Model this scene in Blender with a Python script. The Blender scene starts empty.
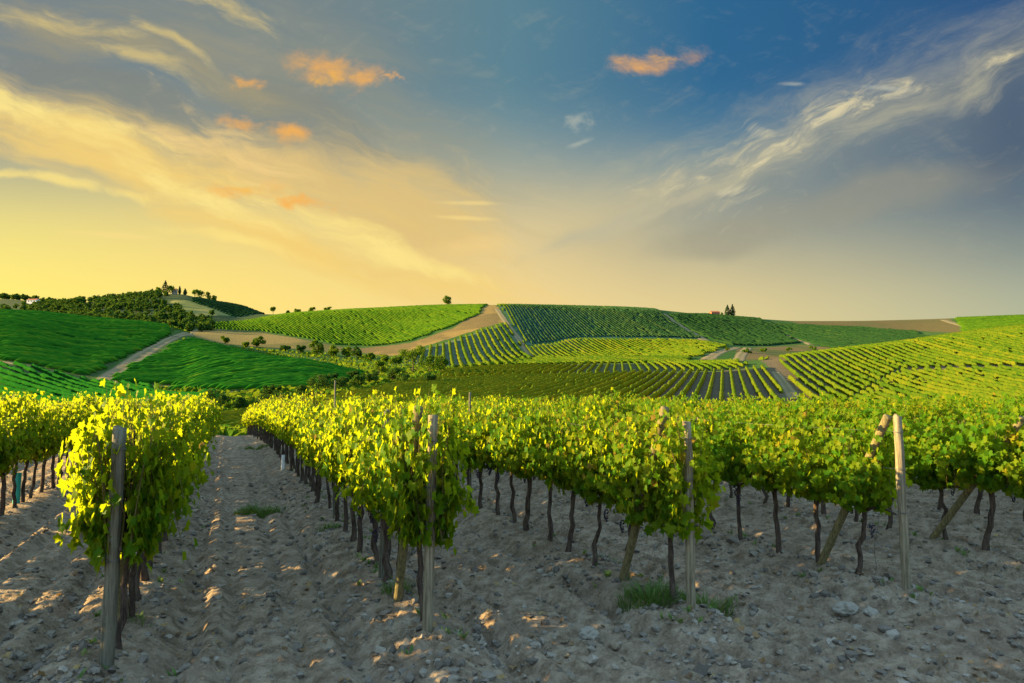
import bpy, bmesh, math, random
import numpy as np
from mathutils import Vector

random.seed(7)
rng = np.random.default_rng(7)
C = bpy.context.scene.collection
R = math.radians
SC = bpy.context.scene

# ------------------------------------------------------------------ camera
CAM_Z = 2.40
PITCH = R(3.5)
FPX = 24.0 / 36.0 * 1024
cam_d = bpy.data.cameras.new('camera')
cam = bpy.data.objects.new('camera', cam_d)
C.objects.link(cam)
cam.location = (0, 0, CAM_Z)
cam.rotation_euler = (R(90) + PITCH, 0, 0)
cam_d.lens = 24.0
cam_d.sensor_width = 36.0
cam_d.clip_start = 0.05
cam_d.clip_end = 30000
SC.camera = cam

SUN_AZ, SUN_EL = R(-89), R(13.5)          # azimuth left of the view axis, elevation
SC.view_settings.view_transform = 'Standard'
SC.view_settings.look = 'None'
SC.view_settings.gamma = 1
SC.view_settings.exposure = 2.35
SC.cycles.use_denoising = True
SC.cycles.max_bounces = 6
SC.cycles.transparent_max_bounces = 6
SC.cycles.transmission_bounces = 5

def pix_dir(px, py):
    """pixel of the photograph -> (X/Y, Z/Y) of the direction it looks in"""
    cx, cy = (px - 512) / FPX, (341.5 - py) / FPX
    y = math.cos(PITCH) - cy * math.sin(PITCH)
    z = math.sin(PITCH) + cy * math.cos(PITCH)
    return cx / y, z / y

def pix_ang(px, py):
    u, v = pix_dir(px, py)
    return math.atan(u), math.atan(v / math.hypot(1, u))

# ------------------------------------------------------------------ node helpers
class G:
    """tiny node-graph writer"""
    def __init__(s, tree): s.t = tree; s.n = tree.nodes; s.l = tree.links
    def new(s, typ, **k):
        n = s.n.new(typ)
        for a, b in k.items(): setattr(n, a, b)
        return n
    def put(s, sock, v):
        if hasattr(v, 'is_output'): s.l.new(v, sock)
        elif v is not None:
            if sock.type == 'RGBA' and len(v) == 3: v = (*v, 1)
            sock.default_value = v
    def m(s, op, a, b=None, c=None, clamp=False):
        n = s.new('ShaderNodeMath', operation=op, use_clamp=clamp)
        s.put(n.inputs[0], a)
        if b is not None: s.put(n.inputs[1], b)
        if c is not None: s.put(n.inputs[2], c)
        return n.outputs[0]
    def add(s, a, b): return s.m('ADD', a, b)
    def sub(s, a, b): return s.m('SUBTRACT', a, b)
    def mul(s, a, b): return s.m('MULTIPLY', a, b)
    def step(s, v, lo, hi):
        n = s.new('ShaderNodeMapRange', interpolation_type='SMOOTHSTEP')
        s.put(n.inputs[0], v); s.put(n.inputs[1], lo); s.put(n.inputs[2], hi)
        return n.outputs[0]
    def vec(s, x=0.0, y=0.0, z=0.0):
        n = s.new('ShaderNodeCombineXYZ')
        for i, v in enumerate((x, y, z)): s.put(n.inputs[i], v)
        return n.outputs[0]
    def noise(s, vec, scale=5, detail=4, rough=.55, lac=2.0, dist=0.0):
        n = s.new('ShaderNodeTexNoise')
        if vec is not None: s.put(n.inputs['Vector'], vec)
        n.inputs['Scale'].default_value = scale; n.inputs['Detail'].default_value = detail
        n.inputs['Roughness'].default_value = rough; n.inputs['Lacunarity'].default_value = lac
        n.inputs['Distortion'].default_value = dist
        return n.outputs[0]
    def mix(s, f, a, b, blend='MIX'):
        n = s.new('ShaderNodeMix', data_type='RGBA', blend_type=blend)
        s.put(n.inputs[0], f); s.put(n.inputs[6], a); s.put(n.inputs[7], b)
        return n.outputs[2]
    def ramp(s, f, stops):
        n = s.new('ShaderNodeValToRGB')
        e = n.color_ramp.elements
        while len(e) < len(stops): e.new(.5)
        for el, (p, c) in zip(e, stops): el.position = p; el.color = (*c, 1)
        s.put(n.inputs[0], f)
        return n.outputs[0]


# ------------------------------------------------------------------ sky
#SKY_BEGIN
EXPO = SC.view_settings.exposure
world = bpy.data.worlds.new('World')
SC.world = world
world.use_nodes = True
wt = world.node_tree
for n in list(wt.nodes): wt.nodes.remove(n)
g = G(wt)
sky = g.new('ShaderNodeTexSky', sky_type='NISHITA')
sky.sun_disc = False
sky.sun_elevation = SUN_EL
sky.sun_rotation = SUN_AZ
sky.altitude = 250; sky.air_density = 1.0; sky.dust_density = 1.2; sky.ozone_density = 2.0
SKY_STRENGTH = 0.12
K = 1 / (SKY_STRENGTH * 2 ** EXPO)

def lin(r, g_, b):
    f = lambda c: (c / 255 / 12.92) if c / 255 <= .04045 else ((c / 255 + .055) / 1.055) ** 2.4
    return (f(r) * K, f(g_) * K, f(b) * K)

tc = g.new('ShaderNodeTexCoord')
sp = g.new('ShaderNodeSeparateXYZ'); wt.links.new(tc.outputs['Generated'], sp.inputs[0])
dx, dy, dz = sp.outputs
yy_ = g.m('MAXIMUM', dy, .22)
U = g.mul(g.m('DIVIDE', dx, yy_), FPX)            # bearing (tangent scale)
V = g.mul(g.m('DIVIDE', dz, yy_), FPX)            # height above the horizon (tangent scale)
def uv(px, py):
    a, b = pix_dir(px, py); return a * FPX, b * FPX
# clear air: three bands over the bearing, blended by height, part of it the physical sky
a01 = g.m('MULTIPLY_ADD', U, 1 / 1024, .5, clamp=True)
low = g.ramp(a01, [(0, lin(255, 228, 78)), (.25, lin(253, 218, 98)), (.5, lin(242, 208, 126)), (.72, lin(222, 198, 128)), (1, lin(172, 170, 132))])
mid = g.ramp(a01, [(0, lin(178, 170, 126)), (.28, lin(166, 164, 136)), (.5, lin(152, 162, 146)), (.7, lin(88, 136, 148)), (1, lin(48, 106, 138))])
top = g.ramp(a01, [(0, lin(112, 120, 116)), (.3, lin(114, 126, 122)), (.5, lin(84, 124, 136)), (.7, lin(26, 92, 132)), (1, lin(6, 66, 114))])
c = g.mix(g.step(V, 70, 300), low, mid)
c = g.mix(g.step(V, 150, 325), c, top)
c = g.mix(.04, c, sky.outputs[0])

nc = g.vec(g.mul(U, .01), g.mul(V, .01), 0.0)
wn = g.new('ShaderNodeTexNoise'); wn.inputs['Scale'].default_value = .9; wn.inputs['Detail'].default_value = 3
wt.links.new(nc, wn.inputs['Vector'])
ws = g.new('ShaderNodeSeparateXYZ'); wt.links.new(wn.outputs['Color'], ws.inputs[0])
U2 = g.add(U, g.mul(g.sub(ws.outputs[0], .5), 70)); V2 = g.add(V, g.mul(g.sub(ws.outputs[1], .5), 40))
def streaks(deg, lx, ly, scale, detail=7, rough=.6, dist=.0):
    c_, s_ = math.cos(R(deg)), math.sin(R(deg))
    al = g.add(g.mul(U2, c_), g.mul(V2, s_)); ac = g.sub(g.mul(V2, c_), g.mul(U2, s_))
    return g.noise(g.vec(g.mul(al, 1 / lx), g.mul(ac, 1 / ly), deg * .1), scale, detail, rough, dist=dist)
NL = streaks(-17, 200, 34, 1.0, 8, .62, .25)
NL2 = streaks(-20, 70, 22, 1.0, 7, .65, .4)
NR = streaks(24, 120, 24, 1.0, 8, .66, .4)
NR2 = streaks(27, 46, 15, 1.0, 8, .68, .6)
NP = g.noise(g.vec(g.mul(U, 1 / 42), g.mul(V, 1 / 26), 3.0), 1.0, 7, .62, dist=.5)
pn = g.new('ShaderNodeTexNoise'); pn.inputs['Scale'].default_value = 1.0; pn.inputs['Detail'].default_value = 5; pn.inputs['Roughness'].default_value = .6
wt.links.new(g.vec(g.mul(U, 1 / 26), g.mul(V, 1 / 20), 5.0), pn.inputs['Vector'])
ps = g.new('ShaderNodeSeparateXYZ'); wt.links.new(pn.outputs['Color'], ps.inputs[0])
U3 = g.add(U, g.mul(g.sub(ps.outputs[0], .5), 62)); V3 = g.add(V, g.mul(g.sub(ps.outputs[1], .5), 30))
NB = g.noise(g.vec(g.mul(U, 1 / 210), g.mul(V, 1 / 110), 8.0), 1.0, 5, .55, dist=.3)

def blob(px, py, sx, sy, deg=0.0, warp=True, still=False):
    u0, v0 = uv(px, py); c_, s_ = math.cos(R(deg)), math.sin(R(deg))
    du = g.sub(U if still else U2 if warp else U3, u0); dv = g.sub(V if still else V2 if warp else V3, v0)
    p = g.mul(g.add(g.mul(du, c_), g.mul(dv, s_)), 1 / sx); q = g.mul(g.sub(g.mul(dv, c_), g.mul(du, s_)), 1 / sy)
    return g.m('EXPONENT', g.mul(g.add(g.mul(p, p), g.mul(q, q)), -1.0))
def cloud(c, blobs, noise, k, lo, hi, col, op):
    m = blobs[0]
    for b in blobs[1:]: m = g.m('MAXIMUM', m, b)
    f = g.mul(g.step(g.add(m, g.mul(g.sub(noise, .5), k)), lo, hi), op)
    return g.mix(g.mul(f, g.step(m, .03, .25)), c, col)

c = cloud(c, [blob(260, 55, 200, 60, -12), blob(420, 140, 150, 60, -30)], NL, 1.6, .2, 1.3, lin(158, 154, 130), .55)
# left: grey-blue gaps, tan veil, yellow streaks
c = cloud(c, [blob(110, 90, 170, 30, -16), blob(300, 120, 120, 50, -20)], NL, .9, .25, .9, lin(136, 136, 122), .5)
c = cloud(c, [blob(390, 215, 150, 75, -22), blob(300, 175, 170, 40, -18)], NL2, 1.0, .2, 1.0, lin(226, 194, 124), .85)
c = cloud(c, [blob(90, 150, 260, 46, -19), blob(270, 238, 190, 24, -18), blob(430, 285, 130, 26, -12)], NL, 1.9, .2, 1.25, lin(246, 210, 120), .92)
c = cloud(c, [blob(40, 112, 190, 22, -16), blob(210, 200, 140, 18, -22), blob(330, 230, 120, 22, -24), blob(400, 262, 110, 16, -14)], NL2, 1.8, .35, 1.25, lin(255, 230, 140), .95)
c = cloud(c, [blob(250, 150, 120, 30, -30), blob(470, 250, 90, 20, 8), blob(180, 135, 90, 14, -22)], NL2, 2.0, .45, 1.5, lin(250, 214, 140), .7)
c = cloud(c, [blob(60, 182, 160, 9, -9), blob(240, 243, 130, 9, -15)], NL2, 1.5, .4, 1.25, lin(255, 228, 134), .8)
c = cloud(c, [blob(90, 32, 210, 30, -15), blob(200, 75, 130, 22, -22)], NL, 2.0, .3, 1.4, lin(168, 156, 120), .75)
c = cloud(c, [blob(50, 18, 130, 15, -14), blob(170, 42, 70, 8, -30), blob(225, 6, 75, 16, -22), blob(140, 58, 80, 14, -22)], NL2, 1.9, .4, 1.35, lin(214, 192, 128), .9)
c = cloud(c, [blob(112, 235, 70, 4.5, -4, still=True), blob(467, 203, 40, 3.2, -1, still=True), blob(466, 218, 40, 3.0, -3, still=True)], NL2, 1.0, .3, 1.2, lin(252, 222, 140), .6)
# right: the grey veil under the long diagonal edge
lu0, lv0 = uv(520, 250); lu1, lv1 = uv(1024, 30)
ln = math.hypot(lu1 - lu0, lv1 - lv0); nx_, ny_ = -(lv1 - lv0) / ln, (lu1 - lu0) / ln
D = g.add(g.mul(g.sub(U2, lu0), nx_), g.mul(g.sub(V2, lv0), ny_))        # above the edge is positive
along = g.step(U, -30, 160)
veil = g.mul(g.mul(g.step(g.add(D, g.mul(g.sub(NR, .5), 40)), 16, -26), along), g.step(V, 45, 230))
vcol = g.ramp(a01, [(.45, lin(190, 178, 136)), (.65, lin(146, 152, 144)), (.82, lin(118, 130, 134)), (1, lin(92, 106, 120))])
c = g.mix(g.mul(veil, g.m('MULTIPLY_ADD', NB, .5, .55, clamp=True)), c, vcol)
feather = g.mul(g.mul(g.m('EXPONENT', g.mul(g.m('POWER', g.mul(g.add(D, -4), 1 / 34), 2.0), -1.0)), along), g.step(g.add(g.mul(NR, .6), g.mul(NR2, .5)), .38, .78))
soft = g.mul(g.mul(g.m('EXPONENT', g.mul(g.m('POWER', g.mul(g.add(D, 8), 1 / 30), 2.0), -1.0)), along), g.m('MULTIPLY_ADD', NR, .9, .05, clamp=True))
c = g.mix(g.mul(soft, .75), c, g.ramp(a01, [(.5, lin(212, 192, 144)), (.75, lin(176, 172, 150)), (1, lin(132, 138, 138))]))
c = g.mix(g.mul(feather, .5), c, g.ramp(a01, [(.5, lin(214, 196, 146)), (.8, lin(188, 182, 156)), (1, lin(150, 154, 150))]))
c = cloud(c, [blob(880, 195, 170, 34, 14), blob(720, 240, 120, 24, 12)], NB, 1.2, .35, 1.0, lin(158, 154, 134), .5)
c = cloud(c, [blob(1010, 130, 90, 60, 30)], NB, 1.2, .3, 1.3, lin(74, 92, 114), .5)
c = cloud(c, [blob(600, 226, 90, 12, 22), blob(660, 203, 130, 18, 22), blob(760, 165, 110, 20, 20), blob(880, 120, 110, 18, 24), blob(985, 75, 70, 24, 36)], NR, 2.2, .3, 1.6, lin(190, 184, 154), .9)
c = cloud(c, [blob(700, 165, 150, 32, 23), blob(850, 105, 150, 30, 24), blob(760, 200, 110, 26, 16)], NR2, 3.0, .8, 1.9, lin(206, 196, 160), .8)
c = cloud(c, [blob(775, 150, 90, 26, 24), blob(850, 112, 80, 22, 18), blob(690, 180, 60, 12, 24), blob(1015, 55, 40, 26, 40)], NR2, 2.6, .75, 1.6, lin(226, 212, 168), .9)
c = cloud(c, [blob(757, 134, 34, 9, -28), blob(738, 186, 40, 9, 5), blob(800, 135, 60, 16, 20), blob(905, 95, 60, 14, 18)], NR2, 2.4, .6, 1.6, lin(214, 204, 168), .85)
c = cloud(c, [blob(885, 88, 40, 3.5, -4, still=True), blob(578, 124, 16, 14, 30, False), blob(795, 84, 26, 3, 0, still=True), blob(583, 142, 18, 4, 20, still=True)], NP, 1.6, .35, 1.6, lin(196, 196, 178), .7)
hair = g.mul(g.step(g.add(g.mul(NR2, .55), g.mul(NL2, .5)), .52, .78), g.step(V, 60, 200))
c = g.mix(g.mul(hair, .13), c, lin(214, 200, 160))
# small puffs lit orange from below
c = cloud(c, [blob(328, 72, 40, 20, -10, False), blob(366, 77, 22, 12, 20, False), blob(393, 74, 7, 5, 0, False), blob(655, 62, 44, 14, 8, False), blob(646, 68, 24, 11, 0, False), blob(247, 81, 20, 10, 0, False), blob(238, 122, 26, 9, -8, False), blob(287, 133, 26, 10, -14, False), blob(240, 191, 44, 9, 2, False), blob(300, 203, 40, 7, -8, False)],
          NP, 2.0, .15, 1.6, lin(250, 180, 84), .95)
c = cloud(c, [blob(325, 80, 18, 10, -8, False), blob(665, 58, 18, 7, 5, False), blob(245, 189, 22, 5, 2, False)], NP, 1.7, .3, 1.6, lin(255, 190, 62), .8)

# the rest of the sky, over and behind the camera: unseen bright cloud added as fill light, and the glow round the low sun
fill_sky_col = g.mix(g.noise(g.vec(g.mul(dx, 3), g.mul(dy, 3), dz), 1.0, 5), tuple(K * x for x in (.58, 1.14, 1.74)), tuple(K * x for x in (.98, 1.42, 1.86)))
over = g.m('MAXIMUM', g.step(dz, .50, .72), g.mul(g.step(dy, .35, -.2), g.step(dz, -.05, .25)))
c = g.mix(over, c, fill_sky_col)
sdn = g.new('ShaderNodeVectorMath', operation='DOT_PRODUCT')
wt.links.new(tc.outputs['Generated'], sdn.inputs[0])
sdn.inputs[1].default_value = (math.sin(SUN_AZ) * math.cos(SUN_EL), math.cos(SUN_AZ) * math.cos(SUN_EL), math.sin(SUN_EL))
glow = g.m('POWER', g.m('MAXIMUM', sdn.outputs['Value'], 0.0), 22.0)
c = g.mix(g.mul(glow, .8), c, tuple(K * x for x in (2.6, 1.7, .6)))

out = g.new('ShaderNodeOutputWorld')
bg = g.new('ShaderNodeBackground')
bg.inputs['Strength'].default_value = SKY_STRENGTH
g.put(bg.inputs['Color'], c)
wt.links.new(bg.outputs[0], out.inputs['Surface'])
#SKY_END

# ------------------------------------------------------------------ sun
sd = bpy.data.lights.new('sun', 'SUN')
sd.energy = 5.0
sd.angle = R(0.55)
sd.color = (1.0, 0.71, 0.29)
sun = bpy.data.objects.new('sun', sd)
C.objects.link(sun)
to_sun = Vector((math.sin(SUN_AZ) * math.cos(SUN_EL), math.cos(SUN_AZ) * math.cos(SUN_EL), math.sin(SUN_EL)))
sun.rotation_euler = to_sun.to_track_quat('Z', 'Y').to_euler()
sun.location = (-60, 30, 60)

# ------------------------------------------------------------------ object helpers
def tag(o, label=None, cat=None, group=None, kind=None):
    if label: o['label'] = label
    if cat: o['category'] = cat
    if group: o['group'] = group
    if kind: o['kind'] = kind
    return o

def empty(name, loc, rz=0.0):
    o = bpy.data.objects.new(name, None)
    C.objects.link(o)
    o.empty_display_size = 0.2
    o.location = loc
    o.rotation_euler = (0, 0, rz)
    return o

class MB:
    """collects triangles / quads as numpy blocks and links them as ONE mesh object"""
    def __init__(s): s.v = []; s.f = []; s.a = []; s.m = []; s.n = 0
    def put(s, v, f, rnd=0.5, mat=0):
        v = np.asarray(v, float).reshape(-1, 3)
        for face_block in (f if isinstance(f, list) else [f]):
            fb = np.asarray(face_block, int)
            if fb.size: s.f.append(fb + s.n); s.m.append(np.full(len(fb), mat, int))
        s.v.append(v)
        s.a.append(np.broadcast_to(np.asarray(rnd, float), (len(v),)))
        s.n += len(v)
    def mesh(s, name, mats, smooth=True):
        v = np.concatenate(s.v); a = np.concatenate(s.a)
        loops = np.concatenate([f.ravel() for f in s.f])
        cnt = np.concatenate([np.full(len(f), f.shape[1]) for f in s.f])
        me = bpy.data.meshes.new(name)
        me.vertices.add(len(v)); me.vertices.foreach_set('co', v.ravel().astype(np.float32))
        me.loops.add(len(loops)); me.loops.foreach_set('vertex_index', loops.astype(np.int32))
        me.polygons.add(len(cnt))
        st = np.concatenate([[0], np.cumsum(cnt)[:-1]])
        me.polygons.foreach_set('loop_start', st.astype(np.int32))
        me.polygons.foreach_set('loop_total', cnt.astype(np.int32))
        for m in mats: me.materials.append(m)
        if len(mats) > 1: me.polygons.foreach_set('material_index', np.concatenate(s.m).astype(np.int32))
        me.polygons.foreach_set('use_smooth', np.full(len(cnt), smooth))
        me.update(calc_edges=True)
        at = me.attributes.new('rnd', 'FLOAT', 'POINT')
        at.data.foreach_set('value', a.astype(np.float32))
        return me
    def build(s, name, mats, parent=None, smooth=True):
        mats = mats if isinstance(mats, (list, tuple)) else [mats]
        o = bpy.data.objects.new(name, s.mesh(name, mats, smooth))
        C.objects.link(o)
        if parent: o.parent = parent
        return o

def tube(mb, pts, rad, seg=8, cap=True, rnd=.5, mat=0, jit=0.0, square=False):
    pts = np.asarray(pts, float); n = len(pts)
    rad = np.broadcast_to(np.asarray(rad, float), (n,))
    d = np.gradient(pts, axis=0); d /= np.linalg.norm(d, axis=1)[:, None] + 1e-9
    ref = np.array([1.0, 0, 0]) if abs(d[0][0]) < .8 else np.array([0, 1.0, 0])
    u = np.cross(d, ref); u /= np.linalg.norm(u, axis=1)[:, None]
    w = np.cross(d, u)
    th = np.arange(seg) / seg * 2 * math.pi
    shape = np.ones(seg)
    if square:
        shape = 1 / np.maximum(abs(np.cos(th)), abs(np.sin(th))) ** .75
    rr = rad[:, None] * shape[None]
    if jit: rr = rr * (1 + rng.normal(0, jit, rr.shape))
    V = pts[:, None] + rr[..., None] * (np.cos(th)[None, :, None] * u[:, None] + np.sin(th)[None, :, None] * w[:, None])
    i = np.arange(n - 1)[:, None] * seg; j = np.arange(seg)[None]; j2 = (j + 1) % seg
    Q = np.stack([i + j, i + j2, i + seg + j2, i + seg + j], -1).reshape(-1, 4)
    V = V.reshape(-1, 3)
    faces = [Q]
    if cap:
        V = np.vstack([V, pts[0], pts[-1]])
        a, b = n * seg, n * seg + 1
        jj = np.arange(seg); jn = (jj + 1) % seg
        faces.append(np.stack([np.full(seg, a), jn, jj], -1))
        faces.append(np.stack([np.full(seg, b), (n - 1) * seg + jj, (n - 1) * seg + jn], -1))
    mb.put(V, faces, rnd, mat)

def box(mb, c, s, rnd=.5, mat=0):
    c = np.array(c); h = np.array(s) / 2
    V = np.array([[x, y, z] for z in (-1, 1) for y in (-1, 1) for x in (-1, 1)]) * h + c
    mb.put(V, np.array([[0, 2, 3, 1], [4, 5, 7, 6], [0, 1, 5, 4], [2, 6, 7, 3], [0, 4, 6, 2], [1, 3, 7, 5]]), rnd, mat)

# vectorised value noise -----------------------------------------------------
def _hash(ix, iy, seed):
    h = (ix.astype(np.int64) * 374761393 + iy.astype(np.int64) * 668265263 + seed * 974711) & 0x7fffffff
    h = ((h ^ (h >> 13)) * 1274126177) & 0x7fffffff
    return ((h ^ (h >> 16)) & 0xffff) / 65535.0
def vnoise(x, y, seed=0):
    ix = np.floor(x); iy = np.floor(y); fx = x - ix; fy = y - iy
    fx = fx * fx * fx * (fx * (fx * 6 - 15) + 10); fy = fy * fy * fy * (fy * (fy * 6 - 15) + 10)
    a, b = _hash(ix, iy, seed), _hash(ix + 1, iy, seed)
    c, d = _hash(ix, iy + 1, seed), _hash(ix + 1, iy + 1, seed)
    return (a + (b - a) * fx) * (1 - fy) + (c + (d - c) * fx) * fy
def fbm(x, y, octv=4, seed=0, gain=.5):
    t = 0.0; amp = 1.0; tot = 0
    for o in range(octv):
        t = t + amp * (vnoise(x * 2 ** o + 17.3 * o, y * 2 ** o - 9.1 * o, seed + o) - .5); tot += amp; amp *= gain
    return t / tot * 2

# ------------------------------------------------------------------ materials
def mat(name):
    m = bpy.data.materials.new(name); m.use_nodes = True
    for n in list(m.node_tree.nodes): m.node_tree.nodes.remove(n)
    g = G(m.node_tree)
    o = g.new('ShaderNodeOutputMaterial')
    return m, g, o

def principled(g, col, rough=.8, spec=.2, bump=None, bstr=.3, bdist=.02):
    p = g.new('ShaderNodeBsdfPrincipled')
    g.put(p.inputs['Base Color'], col); g.put(p.inputs['Roughness'], rough)
    p.inputs['Specular IOR Level'].default_value = spec
    if bump is not None:
        b = g.new('ShaderNodeBump'); b.inputs['Strength'].default_value = bstr; b.inputs['Distance'].default_value = bdist
        g.put(b.inputs['Height'], bump); g.l.new(b.outputs[0], p.inputs['Normal'])
    return p

def leaf_mat(name, stops, trans=(.32, .34, .02), tmix=.5, rough=.5, spec=.25, gradient_noise=0.0):
    m, g, o = mat(name)
    at = g.new('ShaderNodeAttribute', attribute_name='rnd')
    oi = g.new('ShaderNodeObjectInfo')
    f = g.m('ADD', at.outputs['Fac'], g.mul(g.sub(oi.outputs['Random'], .5), .26), clamp=True)
    if gradient_noise:
        geo = g.new('ShaderNodeNewGeometry')
        f = g.m('ADD', f, g.mul(g.sub(g.noise(geo.outputs['Position'], gradient_noise, 4), .5), .8), clamp=True)
    col = g.ramp(f, stops)
    p = principled(g, col, rough, spec)
    t = g.new('ShaderNodeBsdfTranslucent')
    g.put(t.inputs['Color'], g.mix(.35, trans, col))
    mx = g.new('ShaderNodeMixShader'); mx.inputs[0].default_value = tmix
    g.l.new(p.outputs[0], mx.inputs[1]); g.l.new(t.outputs[0], mx.inputs[2])
    g.l.new(mx.outputs[0], o.inputs[0])
    return m

M_VINE = leaf_mat('vine_leaf', [(0, (.016, .075, .006)), (.35, (.042, .125, .006)), (.7, (.12, .165, .007)), (.94, (.21, .18, .009)), (1, (.17, .10, .02))],
                  trans=(.45, .51, .006), tmix=.53, spec=.04)
M_HEDGE = leaf_mat('hill_vine_leaf', [(0, (.03, .085, .008)), (.5, (.08, .128, .009)), (1, (.15, .16, .011))], trans=(.38, .37, .010), tmix=.42, gradient_noise=.25, spec=0, rough=1)
M_GREENFIELD = leaf_mat('green_field_leaf', [(0, (.010, .075, .008)), (.5, (.028, .14, .009)), (1, (.11, .20, .012))], trans=(.06, .20, .01), tmix=.3, gradient_noise=.25, spec=0, rough=1)
M_SHADEVINE = leaf_mat('painted_shade_vine_leaf', [(0, (.012, .045, .018)), (.5, (.025, .065, .024)), (1, (.05, .085, .024))], trans=(.06, .10, .02), tmix=.3, gradient_noise=.1, spec=0, rough=1)  # central slope's shade painted into the leaf colour
M_SHADEGREEN = leaf_mat('shade_green_leaf', [(0, (.008, .065, .009)), (.5, (.014, .095, .010)), (1, (.035, .13, .010))], trans=(.015, .11, .01), tmix=.25, gradient_noise=.25, spec=0, rough=1)  # green darkened to paint the ridge's shade on the lower left field
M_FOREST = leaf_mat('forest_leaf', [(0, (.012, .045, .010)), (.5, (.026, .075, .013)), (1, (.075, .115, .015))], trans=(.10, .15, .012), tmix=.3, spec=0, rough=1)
M_CREST = leaf_mat('crest_vine_leaf', [(0, (.03, .08, .007)), (.5, (.05, .115, .008)), (1, (.09, .15, .009))], trans=(.12, .19, .01), tmix=.35, gradient_noise=.05, spec=0, rough=1)
M_TREE = leaf_mat('tree_leaf', [(0, (.018, .065, .008)), (.5, (.048, .115, .010)), (1, (.12, .16, .012))], trans=(.20, .26, .010), tmix=.38, spec=0, rough=1)
M_DARK_SHADED_VINE = leaf_mat('dark_or_shaded_vine_leaf', [(0, (.010, .034, .012)), (.5, (.016, .047, .014)), (1, (.034, .06, .015))], trans=(.03, .065, .014), tmix=.25, gradient_noise=.2, spec=0, rough=1)  # right slopes' shade painted into the leaves; plain dark green on the ridge
M_CYP = leaf_mat('cypress_leaf', [(0, (.012, .028, .012)), (1, (.03, .05, .016))], trans=(.05, .06, .01), tmix=.15, spec=0, rough=1)
M_GRASS = leaf_mat('grass_blade', [(0, (.05, .11, .02)), (.6, (.10, .17, .03)), (1, (.24, .20, .08))], trans=(.2, .28, .04), tmix=.35)

def m_bark(name, c0, c1, sc=18):
    m, g, o = mat(name)
    tc = g.new('ShaderNodeTexCoord')
    mp = g.new('ShaderNodeMapping'); mp.inputs['Scale'].default_value = (1, 1, .16)
    g.l.new(tc.outputs['Object'], mp.inputs[0])
    n = g.noise(mp.outputs[0], sc, 6, .65)
    n2 = g.noise(tc.outputs['Object'], 5, 3)
    f = g.m('ADD', g.step(n, .3, .7), g.mul(g.sub(n2, .5), .6), clamp=True)
    p = principled(g, g.mix(f, c0, c1), .9, .1, n, .9, .012)
    g.l.new(p.outputs[0], o.inputs[0]); return m
M_TRUNK = m_bark('vine_bark', (.03, .02, .015), (.10, .072, .052), 30)
M_BARK = m_bark('tree_bark', (.03, .022, .016), (.09, .07, .05), 6)

def m_wood(name, c0, c1):
    m, g, o = mat(name)
    tc = g.new('ShaderNodeTexCoord')
    mp = g.new('ShaderNodeMapping'); mp.inputs['Scale'].default_value = (1, 1, .05)
    g.l.new(tc.outputs['Object'], mp.inputs[0])
    n = g.noise(mp.outputs[0], 45, 6, .7, dist=.3)
    fine = g.noise(mp.outputs[0], 160, 3, .6)
    patch = g.noise(tc.outputs['Object'], 4.5, 5, .65)
    f = g.m('ADD', g.step(n, .33, .66), g.mul(g.sub(patch, .5), .9), clamp=True)
    col = g.mix(f, c0, c1)
    col = g.mix(g.mul(g.step(fine, .60, .70), .75), col, (.05, .04, .03))
    oi = g.new('ShaderNodeObjectInfo')
    col = g.mix(g.mul(g.step(g.noise(tc.outputs['Object'], 9, 4, .7), .55, .72), .5), col, (.13, .15, .09))
    p = principled(g, col, .85, .15, g.add(g.mul(n, .7), fine), .7, .008)
    g.l.new(p.outputs[0], o.inputs[0]); return m
M_POST = m_wood('weathered_wood', (.10, .082, .05), (.25, .21, .135))
M_POST_GREY = m_wood('grey_weathered_wood', (.065, .06, .042), (.16, .145, .10))
M_BRACE = m_wood('treated_brace_wood', (.08, .07, .03), (.20, .16, .07))

def m_plain(name, col, rough=.6, spec=.3, metal=0.0, var=.25, sc=8):
    m, g, o = mat(name)
    tc = g.new('ShaderNodeTexCoord')
    n = g.noise(tc.outputs['Object'], sc, 5, .6)
    c = g.mix(g.mul(n, var), col, tuple(x * .45 for x in col))
    p = principled(g, c, rough, spec, n, .2, .004)
    p.inputs['Metallic'].default_value = metal
    g.l.new(p.outputs[0], o.inputs[0]); return m
M_WIRE = m_plain('galvanised_wire', (.16, .15, .14), .6, .3, .5)
M_TEAL = m_plain('teal_plastic', (.02, .30, .24), .45, .4)
M_WHITE = m_plain('white_plastic', (.75, .75, .72), .45, .4)
M_GRAPE = m_plain('dark_grape_skin', (.018, .012, .03), .45, .35)
M_WALL_W = m_plain('pale_plaster', (.7, .66, .58), .9, .1)
M_WALL_R = m_plain('red_plaster', (.42, .13, .07), .9, .1)
M_WALL_S = m_plain('stone_wall', (.38, .31, .22), .9, .1)
M_ROOF = m_plain('terracotta_tiles', (.33, .12, .06), .85, .1, var=.6, sc=3)
M_GLASS = m_plain('dark_window', (.02, .022, .025), .15, .5)
M_DOOR = m_plain('brown_door', (.08, .05, .03), .6, .2)
M_STONE = m_plain('pale_stone', (.24, .21, .165), .95, .1, var=.5, sc=12)

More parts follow.
